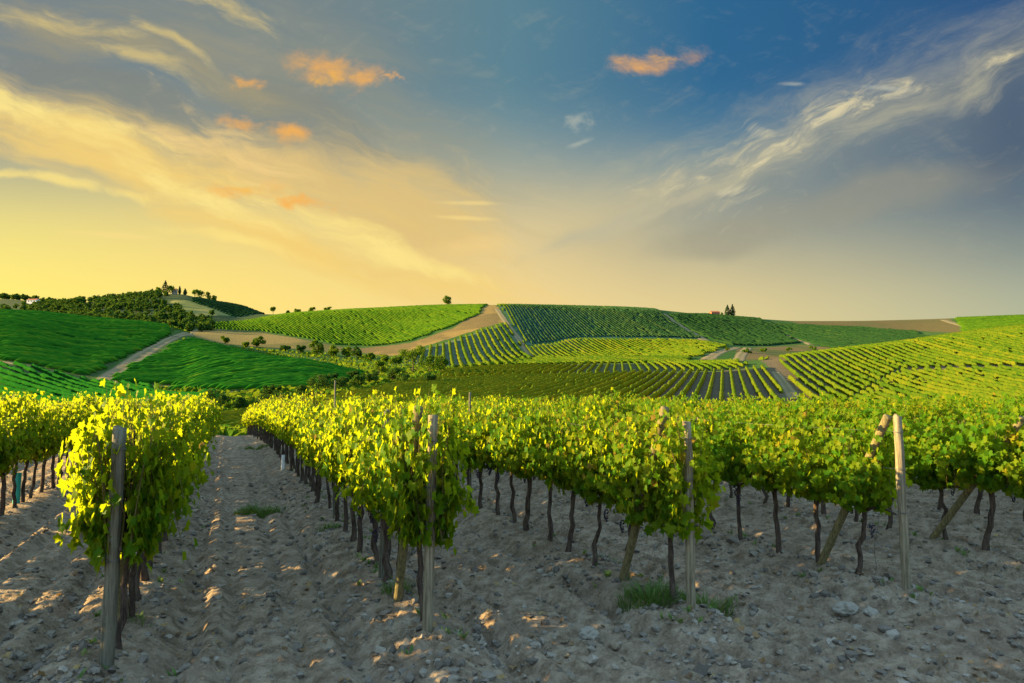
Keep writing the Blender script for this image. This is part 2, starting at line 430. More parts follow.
# soil: dry tilled clay
def m_soil():
    m, g, o = mat('tilled_clay_soil')
    geo = g.new('ShaderNodeNewGeometry'); P = geo.outputs['Position']
    big = g.noise(P, .7, 4, .6); mid = g.noise(P, 5, 6, .65); fine = g.noise(P, 38, 5, .7); grain = g.noise(P, 150, 3, .6)
    f = g.m('ADD', g.mul(g.step(mid, .3, .7), .55), g.mul(fine, .5), clamp=True)
    col = g.ramp(f, [(.06, (.075, .052, .034)), (.36, (.215, .156, .102)), (.62, (.33, .25, .17)), (1, (.46, .375, .275))])
    col = g.mix(g.mul(g.step(big, .45, .65), .45), col, (.20, .145, .10))
    vor = g.new('ShaderNodeTexVoronoi'); vor.inputs['Scale'].default_value = 17; g.put(vor.inputs['Vector'], P); vor.inputs['Randomness'].default_value = 1
    lump = g.step(vor.outputs['Distance'], .62, .1)
    b = g.add(g.mul(lump, .35), g.add(g.mul(mid, .6), g.add(g.mul(fine, .6), g.mul(grain, .3))))
    p = principled(g, col, .95, .08, b, 1.0, .06)
    g.l.new(p.outputs[0], o.inputs[0]); return m
M_SOIL = m_soil()
def m_clod():
    m, g, o = mat('clay_clod')
    at = g.new('ShaderNodeAttribute', attribute_name='rnd'); geo = g.new('ShaderNodeNewGeometry')
    n = g.noise(geo.outputs['Position'], 60, 4, .6)
    p = principled(g, g.ramp(g.m('ADD', g.mul(at.outputs['Fac'], .7), g.mul(n, .3), clamp=True), [(0, (.07, .058, .045)), (.4, (.15, .125, .10)), (.75, (.23, .195, .15)), (1, (.36, .31, .25))]), .95, .08, n, .8, .02)
    g.l.new(p.outputs[0], o.inputs[0]); return m
M_CLOD = m_clod()

def m_hills():
    m, g, o = mat('hill_ground')
    at = g.new('ShaderNodeAttribute', attribute_name='tint', attribute_type='GEOMETRY')
    geo = g.new('ShaderNodeNewGeometry'); P = geo.outputs['Position']
    n = g.noise(P, .12, 6, .65); n2 = g.noise(P, 1.3, 5, .7)
    k = g.add(.62, g.mul(g.add(n, n2), .38))
    vm = g.new('ShaderNodeVectorMath', operation='SCALE')
    g.l.new(at.outputs['Color'], vm.inputs[0]); g.l.new(k, vm.inputs['Scale'])
    p = principled(g, vm.outputs[0], .95, .05, n2, .6, .3)
    g.l.new(p.outputs[0], o.inputs[0]); return m
M_HILL = m_hills()
def m_track():
    m, g, o = mat('pale_dirt_track')
    geo = g.new('ShaderNodeNewGeometry'); P = geo.outputs['Position']
    n = g.noise(P, .5, 5, .65); n2 = g.noise(P, 4, 4)
    p = principled(g, g.ramp(g.add(g.mul(n, .6), g.mul(n2, .4)), [(.3, (.14, .11, .06)), (.5, (.25, .20, .12)), (.7, (.32, .26, .16))]), .95, .05, n2, .5, .05)
    g.l.new(p.outputs[0], o.inputs[0]); return m
M_TRACK = m_track()

# ------------------------------------------------------------------ the lie of the land
# heights are metres; a column of the table is a bearing, written as the photograph column it crosses,
# a row is a distance; the entry is the elevation angle of the ground there, written as a picture row
YR = [60, 85, 110, 140, 180, 230, 280, 330, 400, 500, 600, 700, 750, 800, 900, 1000, 1400, 2000, 4000, 9000]
COL = {
 -1400: [438, 444, 432, 420, 410, 402, 396, 392, 390, 388, 386, 382, 380, 378, 374, 372, 370, 372, 378, 382],
 -600: [438, 443, 430, 414, 400, 388, 380, 374, 374, 372, 366, 358, 354, 350, 346, 344, 344, 352, 368, 380],
 -150: [438, 442, 418, 402, 382, 350, 326, 318, 322, 328, 326, 318, 313, 310, 306, 304, 300, 306, 330, 370],
 0:   [438, 442, 414, 400, 378, 346, 318, 312, 320, 328, 325, 317, 313, 310, 307, 305, 299, 304, 330, 370],
 90:  [438, 442, 416, 404, 388, 362, 336, 319, 323, 327, 321, 311, 307, 303, 302, 304, 311, 318, 340, 372],
 175: [438, 442, 420, 410, 394, 368, 345, 328.5, 331, 332, 323, 309, 302, 297, 294, 298, 316, 326, 345, 374],
 205: [438, 442, 424, 410, 389, 362, 345, 341, 343, 334, 324, 311, 306, 302, 300, 303, 320, 330, 350, 374],
 240: [438, 442, 428, 412, 385, 360, 352, 354, 351, 337, 325, 318, 313, 309, 306, 308, 326, 336, 352, 375],
 300: [438, 442, 426, 408, 382, 362, 364, 363, 356, 340, 324, 313, 315, 320, 328, 334, 340, 348, 360, 376],
 370: [438, 442, 416, 400, 386, 375, 372, 368, 360, 345, 324, 309, 309, 313, 322, 330, 340, 348, 360, 376],
 450: [438, 442, 412, 399, 387, 377, 372, 368, 357, 338, 320, 307, 305.5, 308, 318, 328, 340, 348, 360, 376],
 500: [438, 442, 412, 398, 386, 376, 370, 365, 355, 334, 317, 306, 305, 308, 318, 328, 340, 348, 360, 376],
 560: [438, 442, 412, 398, 385, 375, 369, 364, 355, 339, 321, 308, 306, 309, 318, 328, 340, 348, 360, 376],
 640: [438, 442, 412, 398, 385, 373, 366, 363, 355, 340, 324, 310, 308.5, 312, 320, 329, 340, 348, 360, 376],
 700: [438, 442, 412, 398, 384, 372, 364, 362, 354, 342, 329, 316, 314, 317, 322, 329, 340, 348, 360, 376],
 760: [438, 442, 413, 399, 383, 369, 360, 362, 356, 346, 334, 322, 319, 319, 322, 328, 338, 348, 360, 376],
 800: [438, 442, 414, 399, 382, 366, 355, 358, 357, 347, 336, 325, 322, 321, 322, 326, 336, 348, 360, 376],
 900: [438, 442, 410, 396, 377, 358, 343.5, 343, 349, 344, 335, 327, 324, 321, 320, 322, 334, 346, 360, 376],
 1024: [438, 442, 405, 388, 366, 345, 330, 327, 332, 335, 328, 321, 318, 316, 316, 319, 333, 344, 358, 376],
 1250: [438, 442, 400, 380, 356, 334, 318, 314, 318, 322, 320, 315, 313, 311, 310, 314, 328, 342, 358, 376],
 2400: [438, 444, 420, 405, 395, 388, 384, 382, 382, 382, 380, 378, 376, 376, 376, 376, 378, 380, 381, 382],
}
def pchip(x, y, xq):
    x = np.asarray(x, float); y = np.asarray(y, float)
    h = np.diff(x); d = np.diff(y) / h
    m = np.zeros(len(x)); m[0], m[-1] = d[0], d[-1]
    for k in range(1, len(x) - 1):
        if d[k - 1] * d[k] > 0:
            w1, w2 = 2 * h[k] + h[k - 1], h[k] + 2 * h[k - 1]
            m[k] = (w1 + w2) / (w1 / d[k - 1] + w2 / d[k])
    i = np.clip(np.searchsorted(x, xq, 'right') - 1, 0, len(x) - 2)
    t = (xq - x[i]) / h[i]
    return ((2 * t**3 - 3 * t**2 + 1) * y[i] + (t**3 - 2 * t**2 + t) * h[i] * m[i]
            + (-2 * t**3 + 3 * t**2) * y[i + 1] + (t**3 - t**2) * h[i] * m[i + 1])

LY = np.linspace(math.log(60), math.log(9000), 520)
PXS = np.arange(-1400, 2401, 5.0)
_cp = sorted(COL)
_tab = np.array([pchip(np.log(YR), COL[c], LY) for c in _cp])          # columns x distances
TAB = np.array([pchip(_cp, _tab[:, k], PXS) for k in range(len(LY))])  # distances x columns
# picture row -> tangent of elevation (row 383.3 is the true horizon)
H0 = 341.5 + FPX * math.tan(PITCH)
def row_tan(py):
    cy = (341.5 - py) / FPX
    return (math.sin(PITCH) + cy * math.cos(PITCH)) / (math.cos(PITCH) - cy * math.sin(PITCH))
VT = row_tan(TAB)
UPX = lambda px: (np.asarray(px, float) - 512) / FPX            # nearly X/Y

# the vineyard rows near the camera
VPX = 228
RAZ = math.atan((VPX - 512) / FPX)                  # bearing of the near rows
RD = np.array([math.sin(RAZ), math.cos(RAZ)])       # along a row, away from the camera
RN = np.array([math.cos(RAZ), -math.sin(RAZ)])      # across, to the right
P0 = np.array([-3.37, 5.69])                        # foot of the leftmost end post
PSTEP = np.array([7.79, 2.11]) / 3                  # from one end post to the next
def row_start(k): return P0 + PSTEP * k
Q0, QS = float(P0 @ RN), float(PSTEP @ RN)

def near_plain(x, y):
    return -.008 * np.maximum(0, y - 7) - .0008 * np.maximum(0, y - 12) ** 2
def near_height(x, y, fine=True):
    x = np.asarray(x, float); y = np.asarray(y, float)
    q = x * RN[0] + y * RN[1]; s = x * RD[0] + y * RD[1]
    ph = (q - Q0) / QS; k = np.floor(ph + .5); w = (ph - k) * QS         # metres from the nearest row
    k0 = P0 @ RD + k * float(PSTEP @ RD)
    inrow = 1 / (1 + np.exp(-(s - k0 + 1.6 + .8 * np.sin(k * 2.1)) * 2.2))                        # furrows start at the end posts
    wob = w + .07 * fbm(s * .35, k * 7.7, 3, 5)
    prof = .14 * np.exp(-(wob / .34) ** 2) - .13 * np.exp(-((abs(wob) - .60) / .12) ** 2) \
        - .075 * np.exp(-((abs(wob) - 1.04) / .09) ** 2) + .04 * np.exp(-((abs(wob) - .82) / .10) ** 2)
    lane = np.clip((abs(w) - .62) / .25, 0, 1)                            # harrow and tyre marks along the lanes
    gr = wob + .035 * fbm(s * 1.3, w * 2, 3, 15)
    prof = prof + lane * (.030 * np.sin(gr * 2 * math.pi / .26) + .018 * np.sin(gr * 2 * math.pi / .093 + 2 * np.sin(s * .7))) * (.6 + .8 * fbm(s * .6, w * 1.5, 2, 19))
    z = near_plain(x, y) + .85 * prof * inrow + .04 * fbm(x * .45, y * .45, 3, 11)
    if fine:
        amp = .034 + .045 * (1 - inrow)
        st = 1 - .62 * inrow                                                  # clods drawn out along the row
        n1 = 1 - abs(fbm(q * 4.6, s * 4.2 * st, 4, 21)) * 2.2
        n2 = 1 - abs(fbm(q * 13, s * 12 * st, 3, 31)) * 2.0
        rough = 1 - .80 * inrow * np.clip((abs(w) - .45) / .3, 0, 1)
        z = z + rough * (amp * .8 * (n1 - .45) + .036 * (n2 - .5) + .03 * fbm(x * 1.6, y * 1.6, 3, 41)) \
            + .030 * np.maximum(0, fbm(x * 20, y * 20, 2, 51))
    return z

def hill_height(x, y):
    x = np.asarray(x, float); y = np.maximum(np.asarray(y, float), 60.0)
    px = np.clip(512 + FPX * x / y, PXS[0], PXS[-1] - 1e-3)
    fi = np.clip((np.log(y) - LY[0]) / (LY[1] - LY[0]), 0, len(LY) - 1.001)
    fj = (px - PXS[0]) / 5.0
    i = fi.astype(int); j = np.clip(fj.astype(int), 0, len(PXS) - 2); a = fi - i; b = fj - j
    v = (VT[i, j] * (1 - b) + VT[i, j + 1] * b) * (1 - a) + (VT[i + 1, j] * (1 - b) + VT[i + 1, j + 1] * b) * a
    return CAM_Z + v * y
def height(x, y):
    x = np.asarray(x, float); y = np.asarray(y, float)
    k = np.clip((y - 48) / 12, 0, 1)
    return (near_plain(x, y)) * (1 - k) + hill_height(x, y) * k

def wxy(px, Y):                                     # bearing + distance -> ground point
    return (UPX(px) * Y, np.asarray(Y, float) * 1.0)
def hit(px, py, ymin=62, ymax=6000):
    """distance at which the line of sight of a picture point meets the land"""
    ys = np.exp(np.linspace(math.log(ymin), math.log(ymax), 3000))
    u, v = pix_dir(px, py)
    z = height(u * ys, ys)
    k = np.argmax(z >= CAM_Z + v * ys)
    y = ys[k] if k or z[0] >= CAM_Z + v * ys[0] else ymax
    return np.array([u * y, y])

# fields ---------------------------------------------------------------- (bearing, distance) outlines
def poly(pts): return np.array([wxy(a, b) for a, b in pts])
def ppoly(pts): return np.array([hit(a, b) for a, b in pts])
def inside(P, x, y):
    x = np.asarray(x); y = np.asarray(y); r = np.zeros(x.shape, bool)
    n = len(P)
    for i in range(n):
        x1, y1 = P[i]; x2, y2 = P[(i + 1) % n]
        if y1 == y2: continue
        c = ((y1 > y) != (y2 > y)) & (x < (x2 - x1) * (y - y1) / (y2 - y1) + x1)
        r ^= c
    return r

F_LOWER_LEFT = ppoly([(-160, 352), (0, 363), (50, 372), (93, 381), (150, 387), (210, 394), (226, 409), (150, 412), (0, 412), (-160, 412)])
F_UPPER_LEFT = np.vstack([poly([(-160, 345), (0, 345), (100, 345), (170, 348)]), ppoly([(173, 336), (150, 347), (118, 360), (93, 378), (50, 369), (0, 360), (-160, 348)])])
F_MID_LEFT = np.vstack([poly([(370, 245), (330, 260), (290, 270), (240, 280), (190, 305)]), ppoly([(184, 341), (160, 351), (128, 366), (108, 382), (160, 386), (225, 393), (300, 391), (345, 386)])])
F_MID = np.vstack([poly([(-50, 96), (240, 100), (520, 90), (800, 90), (1300, 90), (1400, 300), (1150, 345), (1024, 338), (900, 320), (800, 298), (755, 300), (770, 232), (700, 230), (600, 226), (520, 222), (450, 216)]),
                   ppoly([(430, 377), (395, 386), (345, 396), (300, 404), (262, 412)])])
F_MID_UP = np.vstack([poly([(748, 236), (735, 296), (700, 318), (600, 318), (520, 318), (470, 315), (440, 290), (438, 232), (450, 221), (520, 227), (600, 231), (700, 235)])])
F_STRIP = poly([(440, 322), (520, 325), (600, 325), (690, 325), (690, 372), (600, 385), (540, 380), (470, 340)])
F_CREST_LEFT = np.vstack([ppoly([(192, 325.5), (225, 322)]), poly([(262, 690), (300, 722), (380, 735), (450, 765), (488, 765)]), ppoly([(480, 314), (452, 327), (410, 341), (372, 346), (338, 345), (300, 337.5), (258, 331), (215, 329)])])
F_BROWN_LEFT = ppoly([(188, 331), (215, 330.5), (258, 332.5), (300, 339), (338, 346.5), (360, 350), (330, 352), (280, 349), (230, 344), (196, 338)])
F_BROWN_MID = np.vstack([ppoly([(345, 349), (375, 347), (410, 343), (454, 328)]), poly([(491, 730), (494, 745)]), ppoly([(506, 322), (470, 332), (425, 346), (395, 356), (370, 354)])])
F_FAN = ppoly([(508, 324), (532, 358), (505, 366), (455, 369), (420, 366), (398, 358), (428, 348), (472, 334)])
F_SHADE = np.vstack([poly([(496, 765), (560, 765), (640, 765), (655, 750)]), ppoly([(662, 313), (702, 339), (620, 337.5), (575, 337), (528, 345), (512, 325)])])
F_BAND = ppoly([(535, 358), (516, 333), (528, 347), (575, 339), (620, 339.5), (702, 341), (727, 346), (700, 357), (640, 359), (600, 358.5)])
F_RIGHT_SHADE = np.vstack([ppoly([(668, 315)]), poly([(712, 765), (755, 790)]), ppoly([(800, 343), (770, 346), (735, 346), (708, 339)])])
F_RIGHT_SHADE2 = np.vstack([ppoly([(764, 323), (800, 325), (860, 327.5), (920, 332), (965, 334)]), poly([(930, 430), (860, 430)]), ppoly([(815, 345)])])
F_BROWN_RIGHT = np.vstack([poly([(770, 840), (820, 860), (900, 900), (948, 905)]), ppoly([(958, 325), (980, 331), (968, 333), (920, 331), (860, 326.5), (800, 324)])])
F_FAR_RIGHT = np.vstack([poly([(955, 905), (1024, 880), (1300, 870), (1300, 420), (1000, 410)]), ppoly([(985, 331)])])
F_SCRUB_RIGHT = np.vstack([ppoly([(735, 348), (800, 345), (845, 348)]), poly([(860, 345), (800, 330), (755, 330)]), ppoly([(738, 357)])])
F_CLEARING = ppoly([(169, 301), (190, 301), (231, 316), (196, 319), (180, 311)])
F_RIDGE_VINES = np.vstack([poly([(196, 890), (238, 890), (262, 840)]), ppoly([(260, 314), (233, 317), (192, 301)])])

def near_zone(x, y): return 1 / (1 + np.exp((y - 95) / 6))

def tint_at(x, y):
    px = 512 + FPX * x / np.maximum(y, 1)
    t = np.zeros(x.shape + (3,)); t[:] = (.035, .075, .014)             # rough grass
    w = fbm(x * .02, y * .02, 4, 77)
    t += (w * .3)[..., None] * np.array([.05, .035, .01])
    def paint(P, c, patch=None):
        k = inside(P, x, y); t[k] = c
        if patch:
            s = np.clip((fbm(x * .035, y * .02, 4, 91) + .02) * 5, 0, 1)[k, None]
            t[k] = t[k] * (1 - .75 * s) + np.array(patch) * .75 * s
    forest = (px < 270) & (y > 480) & (y < 1500)
    t[forest] = (.030, .050, .016)
    paint(F_CREST_LEFT, (.06, .125, .014)); paint(F_BROWN_LEFT, (.17, .125, .040), (.09, .085, .025)); paint(F_BROWN_MID, (.185, .125, .038), (.10, .075, .03))
    paint(F_FAN, (.07, .10, .06)); paint(F_SHADE, (.03, .075, .055)); paint(F_BAND, (.12, .15, .03))  # F_SHADE ground tinted dark to go with its painted shade
    paint(F_RIGHT_SHADE, (.012, .055, .02)); paint(F_RIGHT_SHADE2, (.014, .05, .025)); paint(F_BROWN_RIGHT, (.095, .075, .026), (.08, .075, .025))  # both right shade fields: shade painted into the ground tint
    paint(F_FAR_RIGHT, (.07, .12, .02)); paint(F_SCRUB_RIGHT, (.10, .075, .03), (.05, .07, .018)); paint(F_CLEARING, (.17, .16, .045), (.10, .12, .03))
    paint(F_RIDGE_VINES, (.04, .08, .03))
    paint(F_MID, (.085, .068, .04)); paint(F_MID_UP, (.07, .075, .03)); paint(F_STRIP, (.10, .12, .03)); paint(F_LOWER_LEFT, (.06, .085, .03)); paint(F_UPPER_LEFT, (.03, .055, .014)); paint(F_MID_LEFT, (.03, .055, .014))
    return t

# the hills sheet ---------------------------------------------------------------
def grid_object(name, X, Y, Z, mats, tint=None, kind='structure'):
    n, m = X.shape
    V = np.stack([X, Y, Z], -1).reshape(-1, 3)
    i = np.arange(n - 1)[:, None] * m; j = np.arange(m - 1)[None]
    Q = np.stack([i + j, i + j + 1, i + m + j + 1, i + m + j], -1).reshape(-1, 4)
    mb = MB(); mb.put(V, Q)
    o = mb.build(name, mats)
    if tint is not None:
        a = o.data.attributes.new('tint', 'FLOAT_COLOR', 'POINT')
        c = np.concatenate([tint.reshape(-1, 3), np.ones((n * m, 1))], 1)
        a.data.foreach_set('color', c.ravel().astype(np.float32))
    return tag(o, kind=kind)

gpx = np.concatenate([np.arange(-1400, -180, 25), np.arange(-180, 1210, 2.5), np.arange(1210, 2401, 25)])
gy = np.concatenate([np.exp(np.linspace(math.log(59.9), math.log(420), 170)), np.exp(np.linspace(math.log(425), math.log(1000), 130)), np.exp(np.linspace(math.log(1015), math.log(9000), 40))])
GX = UPX(gpx)[None] * gy[:, None]; GY = np.repeat(gy[:, None], len(gpx), 1)
GZ = height(GX, GY)
grid_object('hills', GX, GY, GZ, M_HILL, tint_at(GX, GY))

# near soil, finest where the camera stands closest
def axis(parts):
    out = []
    for a, b, st in parts: out.append(np.arange(a, b, st))
    out.append([parts[-1][1]])
    return np.concatenate(out)
ax = axis([(-175, -60, 8), (-60, -20, 1.2), (-20, -7.5, .16), (-7.5, 8.5, .036), (8.5, 20, .10), (20, 60, 1.2), (60, 175, 8)])
ay = axis([(-120, -20, 8), (-20, 2, .8), (2.0, 3.2, .1), (3.2, 12, .036), (12, 22, .07), (22, 45, .25), (45, 60, .5)])
SX, SY = np.meshgrid(ax, ay)
grid_object('vineyard_soil', SX, SY, near_height(SX, SY), M_SOIL)

# dirt tracks: strips draped on the land
TRACK_PTS = []
def track(name, pts, w0, w1, lift=.12, proj=True, mats=None):
    P = [hit(*p) if len(p) == 2 else np.array(wxy(p[0], p[2])) for p in pts]
    P = np.array(P, float)
    L = np.concatenate([[0], np.cumsum(np.linalg.norm(np.diff(P, axis=0), axis=1))])
    s = np.arange(0, L[-1], 2.0)
    c = np.stack([pchip(L, P[:, 0], s), pchip(L, P[:, 1], s)], -1)
    d = np.gradient(c, axis=0); d /= np.linalg.norm(d, axis=1)[:, None] + 1e-9
    TRACK_PTS.append(c)
    nrm = np.stack([d[:, 1], -d[:, 0]], -1)
    wid = np.linspace(w0, w1, len(s)) * (1 + .15 * fbm(s * .1, s * 0, 3, 3))
    k = np.linspace(-.5, .5, 9)
    X = c[:, 0, None] + nrm[:, 0, None] * wid[:, None] * k; Y = c[:, 1, None] + nrm[:, 1, None] * wid[:, None] * k
    Z = height(X, Y) + lift * (1 - (2 * abs(k)) ** 4 * 2.2)
    kk = np.array([(.05, .08, .02), (.10, .095, .04), (.20, .155, .085), (.17, .135, .07), (.12, .11, .05), (.17, .135, .07), (.20, .155, .085), (.11, .10, .045), (.05, .08, .02)])
    return grid_object(name, X, Y, Z, M_HILL, np.broadcast_to(kk[None], X.shape + (3,)).copy())
track('dirt_track', [(103, 383), (118, 372), (135, 360), (152, 349), (165, 342), (176, 337)], 9, 6)
track('dirt_track', [(176, 337), (186, 334), (195, 331), (204, 328)], 5, 5)
track('dirt_track', [(-10, 361), (30, 367), (60, 374), (93, 381), (130, 387)], 2.5, 2.5)
track('dirt_track', [(660, 313), (675, 323), (690, 332), (706, 341)], 13, 10, .25)
track('dirt_track', [(497, 309), (506, 322), (520, 341), (537, 360)], 7, 4.5, .2)
track('dirt_track', [(567, 340), (577, 347), (590, 354)], 4, 4, .2)
track('dirt_track', [(755, 322), (775, 330), (795, 338), (812, 345)], 7, 6, .25)
track('dirt_track', [(943, 320), (960, 325), (982, 331)], 9, 9, .3)
track('dirt_track', [(706, 360), (720, 352), (737, 347.5)], 10, 8, .2)
track('dirt_track', [(738, 361), (742, 354), (748, 348)], 8, 8, .2)
track('dirt_track', [(560, 362), (600, 361.5), (650, 361), (705, 361)], 3, 3, .2)
track('dirt_track', [(775, 372), (783, 382), (796, 400)], 3.5, 3.5, .15)

# ------------------------------------------------------------------ grapevines
def leaf_proto():
    o = [(0, 0), (.30, -.16), (.52, .06), (.40, .30), (.62, .50), (.34, .62), (.16, .60), (0, 1.02)]
    pts = o + [(-x, y) for x, y in reversed(o[1:-1])] + [(0, .34)]
    v = np.array([(x, y, .30 * abs(x) - .22 * y * y) for x, y in pts])
    n = len(pts) - 1
    f = np.array([(n, i, (i + 1) % n) for i in range(n)])
    return v, f
LEAF_V, LEAF_F = leaf_proto()
LEAF_LO_V = np.array([(0, -.1, 0), (.5, .25, .12), (.22, .72, .0), (0, 1.0, -.2), (-.22, .72, .0), (-.5, .25, .12)])
LEAF_LO_F = np.array([(0, 1, 2), (0, 2, 3), (0, 3, 4), (0, 4, 5)])

def norm(a): return a / (np.linalg.norm(a, axis=-1, keepdims=True) + 1e-9)

def put_leaves(mb, pos, nrm, down, size, rnd, proto=(LEAF_V, LEAF_F), mat=0):
    """leaves at pos, faces turned to nrm, tips pointing along down"""
    v, f = proto
    nz = norm(nrm); ty = norm(down - (down * nz).sum(-1, keepdims=True) * nz); tx = np.cross(ty, nz)
    curl = rng.uniform(.5, 1.8, len(pos))[:, None]
    V = pos[:, None] + size[:, None, None] * (v[None, :, 0, None] * tx[:, None] + v[None, :, 1, None] * ty[:, None] + (v[None, :, 2] * curl)[..., None] * nz[:, None])
    F = (f[None] + (np.arange(len(pos)) * len(v))[:, None, None]).reshape(-1, f.shape[1])
    mb.put(V.reshape(-1, 3), F, np.repeat(rnd, len(v)), mat)

def shoot_leaves(n_shoot, per, seed, half=.42, zlo=.90, ztop=1.80, spread=.30, hang=.5):
    """points along the shoots of one vine: positions, outward normals, relative heights"""
    r = np.random.default_rng(seed)
    P, N, ST = [], [], []
    for k in range(n_shoot):
        y0 = r.uniform(-half, half); z0 = zlo + r.uniform(0, .1)
        side = r.choice((-1, 1))
        droop = r.random() < hang
        top = ztop + r.normal(0, .13)
        t = np.linspace(0, 1, per)
        if droop:                                            # climbs, arches over and hangs down one side
            rise = r.uniform(.45, .95) * (top - z0)
            x = side * (r.uniform(.05, .14) + t * r.uniform(.16, spread + .1))
            z = z0 + rise * np.sin(np.minimum(t * r.uniform(1.7, 2.6), 2.7)) - t * r.uniform(0, .22)
        else:
            x = side * r.uniform(.0, .16) + t * r.normal(0, .10) + .03 * np.sin(t * 9 + k)
            z = z0 + (top - z0) * t + (r.uniform(.06, .18) * t ** 3 if r.random() < .22 else 0)
        if r.random() < .10: z = z - t * r.uniform(.1, .3)          # a few hang below the rest
        y = y0 + t * r.normal(0, .16)
        j = np.clip(r.normal(0, 1, (per, 3)), -1.7, 1.7) * np.array([.05, .055, .045])
        p = np.stack([x, y, z], -1) + j
        p[:, 0] += np.sign(p[:, 0] + 1e-6) * r.uniform(0, .07, per)
        o = np.stack([np.sign(p[:, 0]) * r.uniform(.4, 1.2, per) + p[:, 0] * 1.5, r.normal(0, .55, per), r.normal(.35, .35, per)], -1)
        P.append(p); N.append(o); ST.append(np.stack([x, y, z], -1)[np.linspace(0, per - 1, 7).astype(int)])
    P = np.concatenate(P); N = np.concatenate(N)
    ok = (P[:, 2] > .62) & (P[:, 2] < ztop + .24)
    ST = [c[c[:, 2] < ztop + .26] for c in ST]; ST = [c for c in ST if len(c) > 2]
    return P[ok], N[ok], r, ST

def foliage_mesh(seed, n_shoot=26, per=27, hi=True, **kw):
    P, N, r, ST = shoot_leaves(n_shoot, per, seed, **kw)
    mb = MB()
    if hi:
        for c in ST: tube(mb, c, np.linspace(.0055, .0018, len(c)), 4, cap=False, rnd=.5, mat=1)     # the canes the leaves sit on
    n = len(P)
    down = np.stack([P[:, 0] * .6 + r.normal(0, .3, n), r.normal(0, .35, n), r.normal(-1, .3, n)], -1)
    rel = np.clip((P[:, 2] - .7) / 1.25, 0, 1)
    size = r.uniform(.058, .112, n) * (1.08 - .32 * rel ** 2)
    clump = fbm(P[:, 1] * 4 + seed, P[:, 2] * 3.5, 2, seed)
    rnd = np.clip(.40 + .18 * r.normal(0, 1, n) + .12 * clump + .14 * rel + (r.random(n) < .012) * .5, 0, 1)
    put_leaves(mb, P, N, down, size, rnd, (LEAF_V, LEAF_F) if hi else (LEAF_LO_V, LEAF_LO_F))
    return mb

def trunk_mb(seed, mb=None, mat=0, seg=9):
    r = np.random.default_rng(seed + 500)
    mb = mb or MB()
    lean = r.normal(0, .06, 2); k = 9
    t = np.linspace(0, 1, k)
    x = lean[0] * (1 - t) + r.normal(0, .012, k); y = lean[1] * (1 - t) + r.normal(0, .02, k) + .05 * np.sin(t * 5 + seed) * (1 - t)
    rad = .042 - .014 * t + .008 * np.exp(-((t - 1) / .12) ** 2) + .014 * np.exp(-(t / .12) ** 2)
    tube(mb, np.stack([x, y, -.12 + t * .98], -1), rad * r.uniform(.7, 1.02), seg, rnd=r.random(), mat=mat, jit=.10)
    for s in (-1, 1):                                        # the two arms tied along the wire
        u = np.linspace(0, 1, 5)
        tube(mb, np.stack([x[-1] + .02 * np.sin(u * 4), y[-1] + s * u * .40, .83 + .07 * np.sin(u * 3) + .02 * u], -1), .022 - .010 * u, 6, mat=mat, jit=.1)
    for _ in range(4):                                       # canes rising into the leaves
        y0 = r.uniform(-.36, .36); u = np.linspace(0, 1, 4)
        tube(mb, np.stack([r.normal(0, .05) * u, y0 + r.normal(0, .08) * u, .86 + u * r.uniform(.6, 1.0)], -1), .008 - .004 * u, 4, mat=mat, cap=False)
    return mb

def grapes_mb(seed):
    r = np.random.default_rng(seed + 900)
    bm = bmesh.new(); bmesh.ops.create_icosphere(bm, subdivisions=1, radius=1)
    bm.verts.ensure_lookup_table()
    sv = np.array([v.co[:] for v in bm.verts]); sf = np.array([[v.index for v in f.verts] for f in bm.faces]); bm.free()
    mb = MB()
    for _ in range(38):
        t = r.random(); rad = .042 * (1 - t * .75); a = r.uniform(0, 6.28)
        mb.put(sv * .0105 + np.array([math.cos(a) * rad * r.random() ** .4, math.sin(a) * rad * r.random() ** .4, -.02 - t * .15]), sf, r.random())
    return mb

M_CANE = m_bark('green_cane', (.06, .05, .015), (.14, .11, .04), 30)
N_HI = 12
FOL_HI = [foliage_mesh(100 + k, hi=True, n_shoot=(38, 32, 40, 34)[k % 4], half=(.32, .25, .29, .27)[k % 4], spread=(.28, .34)[k % 2], hang=(.5, .35, .42, .3)[k % 4]).mesh('foliage', [M_VINE, M_CANE], False) for k in range(N_HI)]
FOL_END = [foliage_mesh(300 + k, n_shoot=54, per=28, hi=True, half=.44, ztop=1.93, spread=.28, zlo=.78).mesh('foliage', [M_VINE, M_CANE], False) for k in range(3)]
TRK = [trunk_mb(k).mesh('trunk', [M_TRUNK]) for k in range(10)]
GRP = [grapes_mb(k).mesh('grape_bunch', [M_GRAPE]) for k in range(3)]
LO = []
for k in range(6):
    b = foliage_mesh(700 + k, n_shoot=16, per=15, hi=False)
    v = np.concatenate(b.v); f = np.concatenate(b.f); a = np.concatenate(b.a)
    c = np.repeat(v.reshape(-1, 6, 3).mean(1), 6, 0); v = c + (v - c) * 1.6           # fewer, larger leaves
    tb = trunk_mb(40 + k, seg=6)
    LO.append((v, f, a, np.concatenate(tb.v), [q for q in tb.f]))

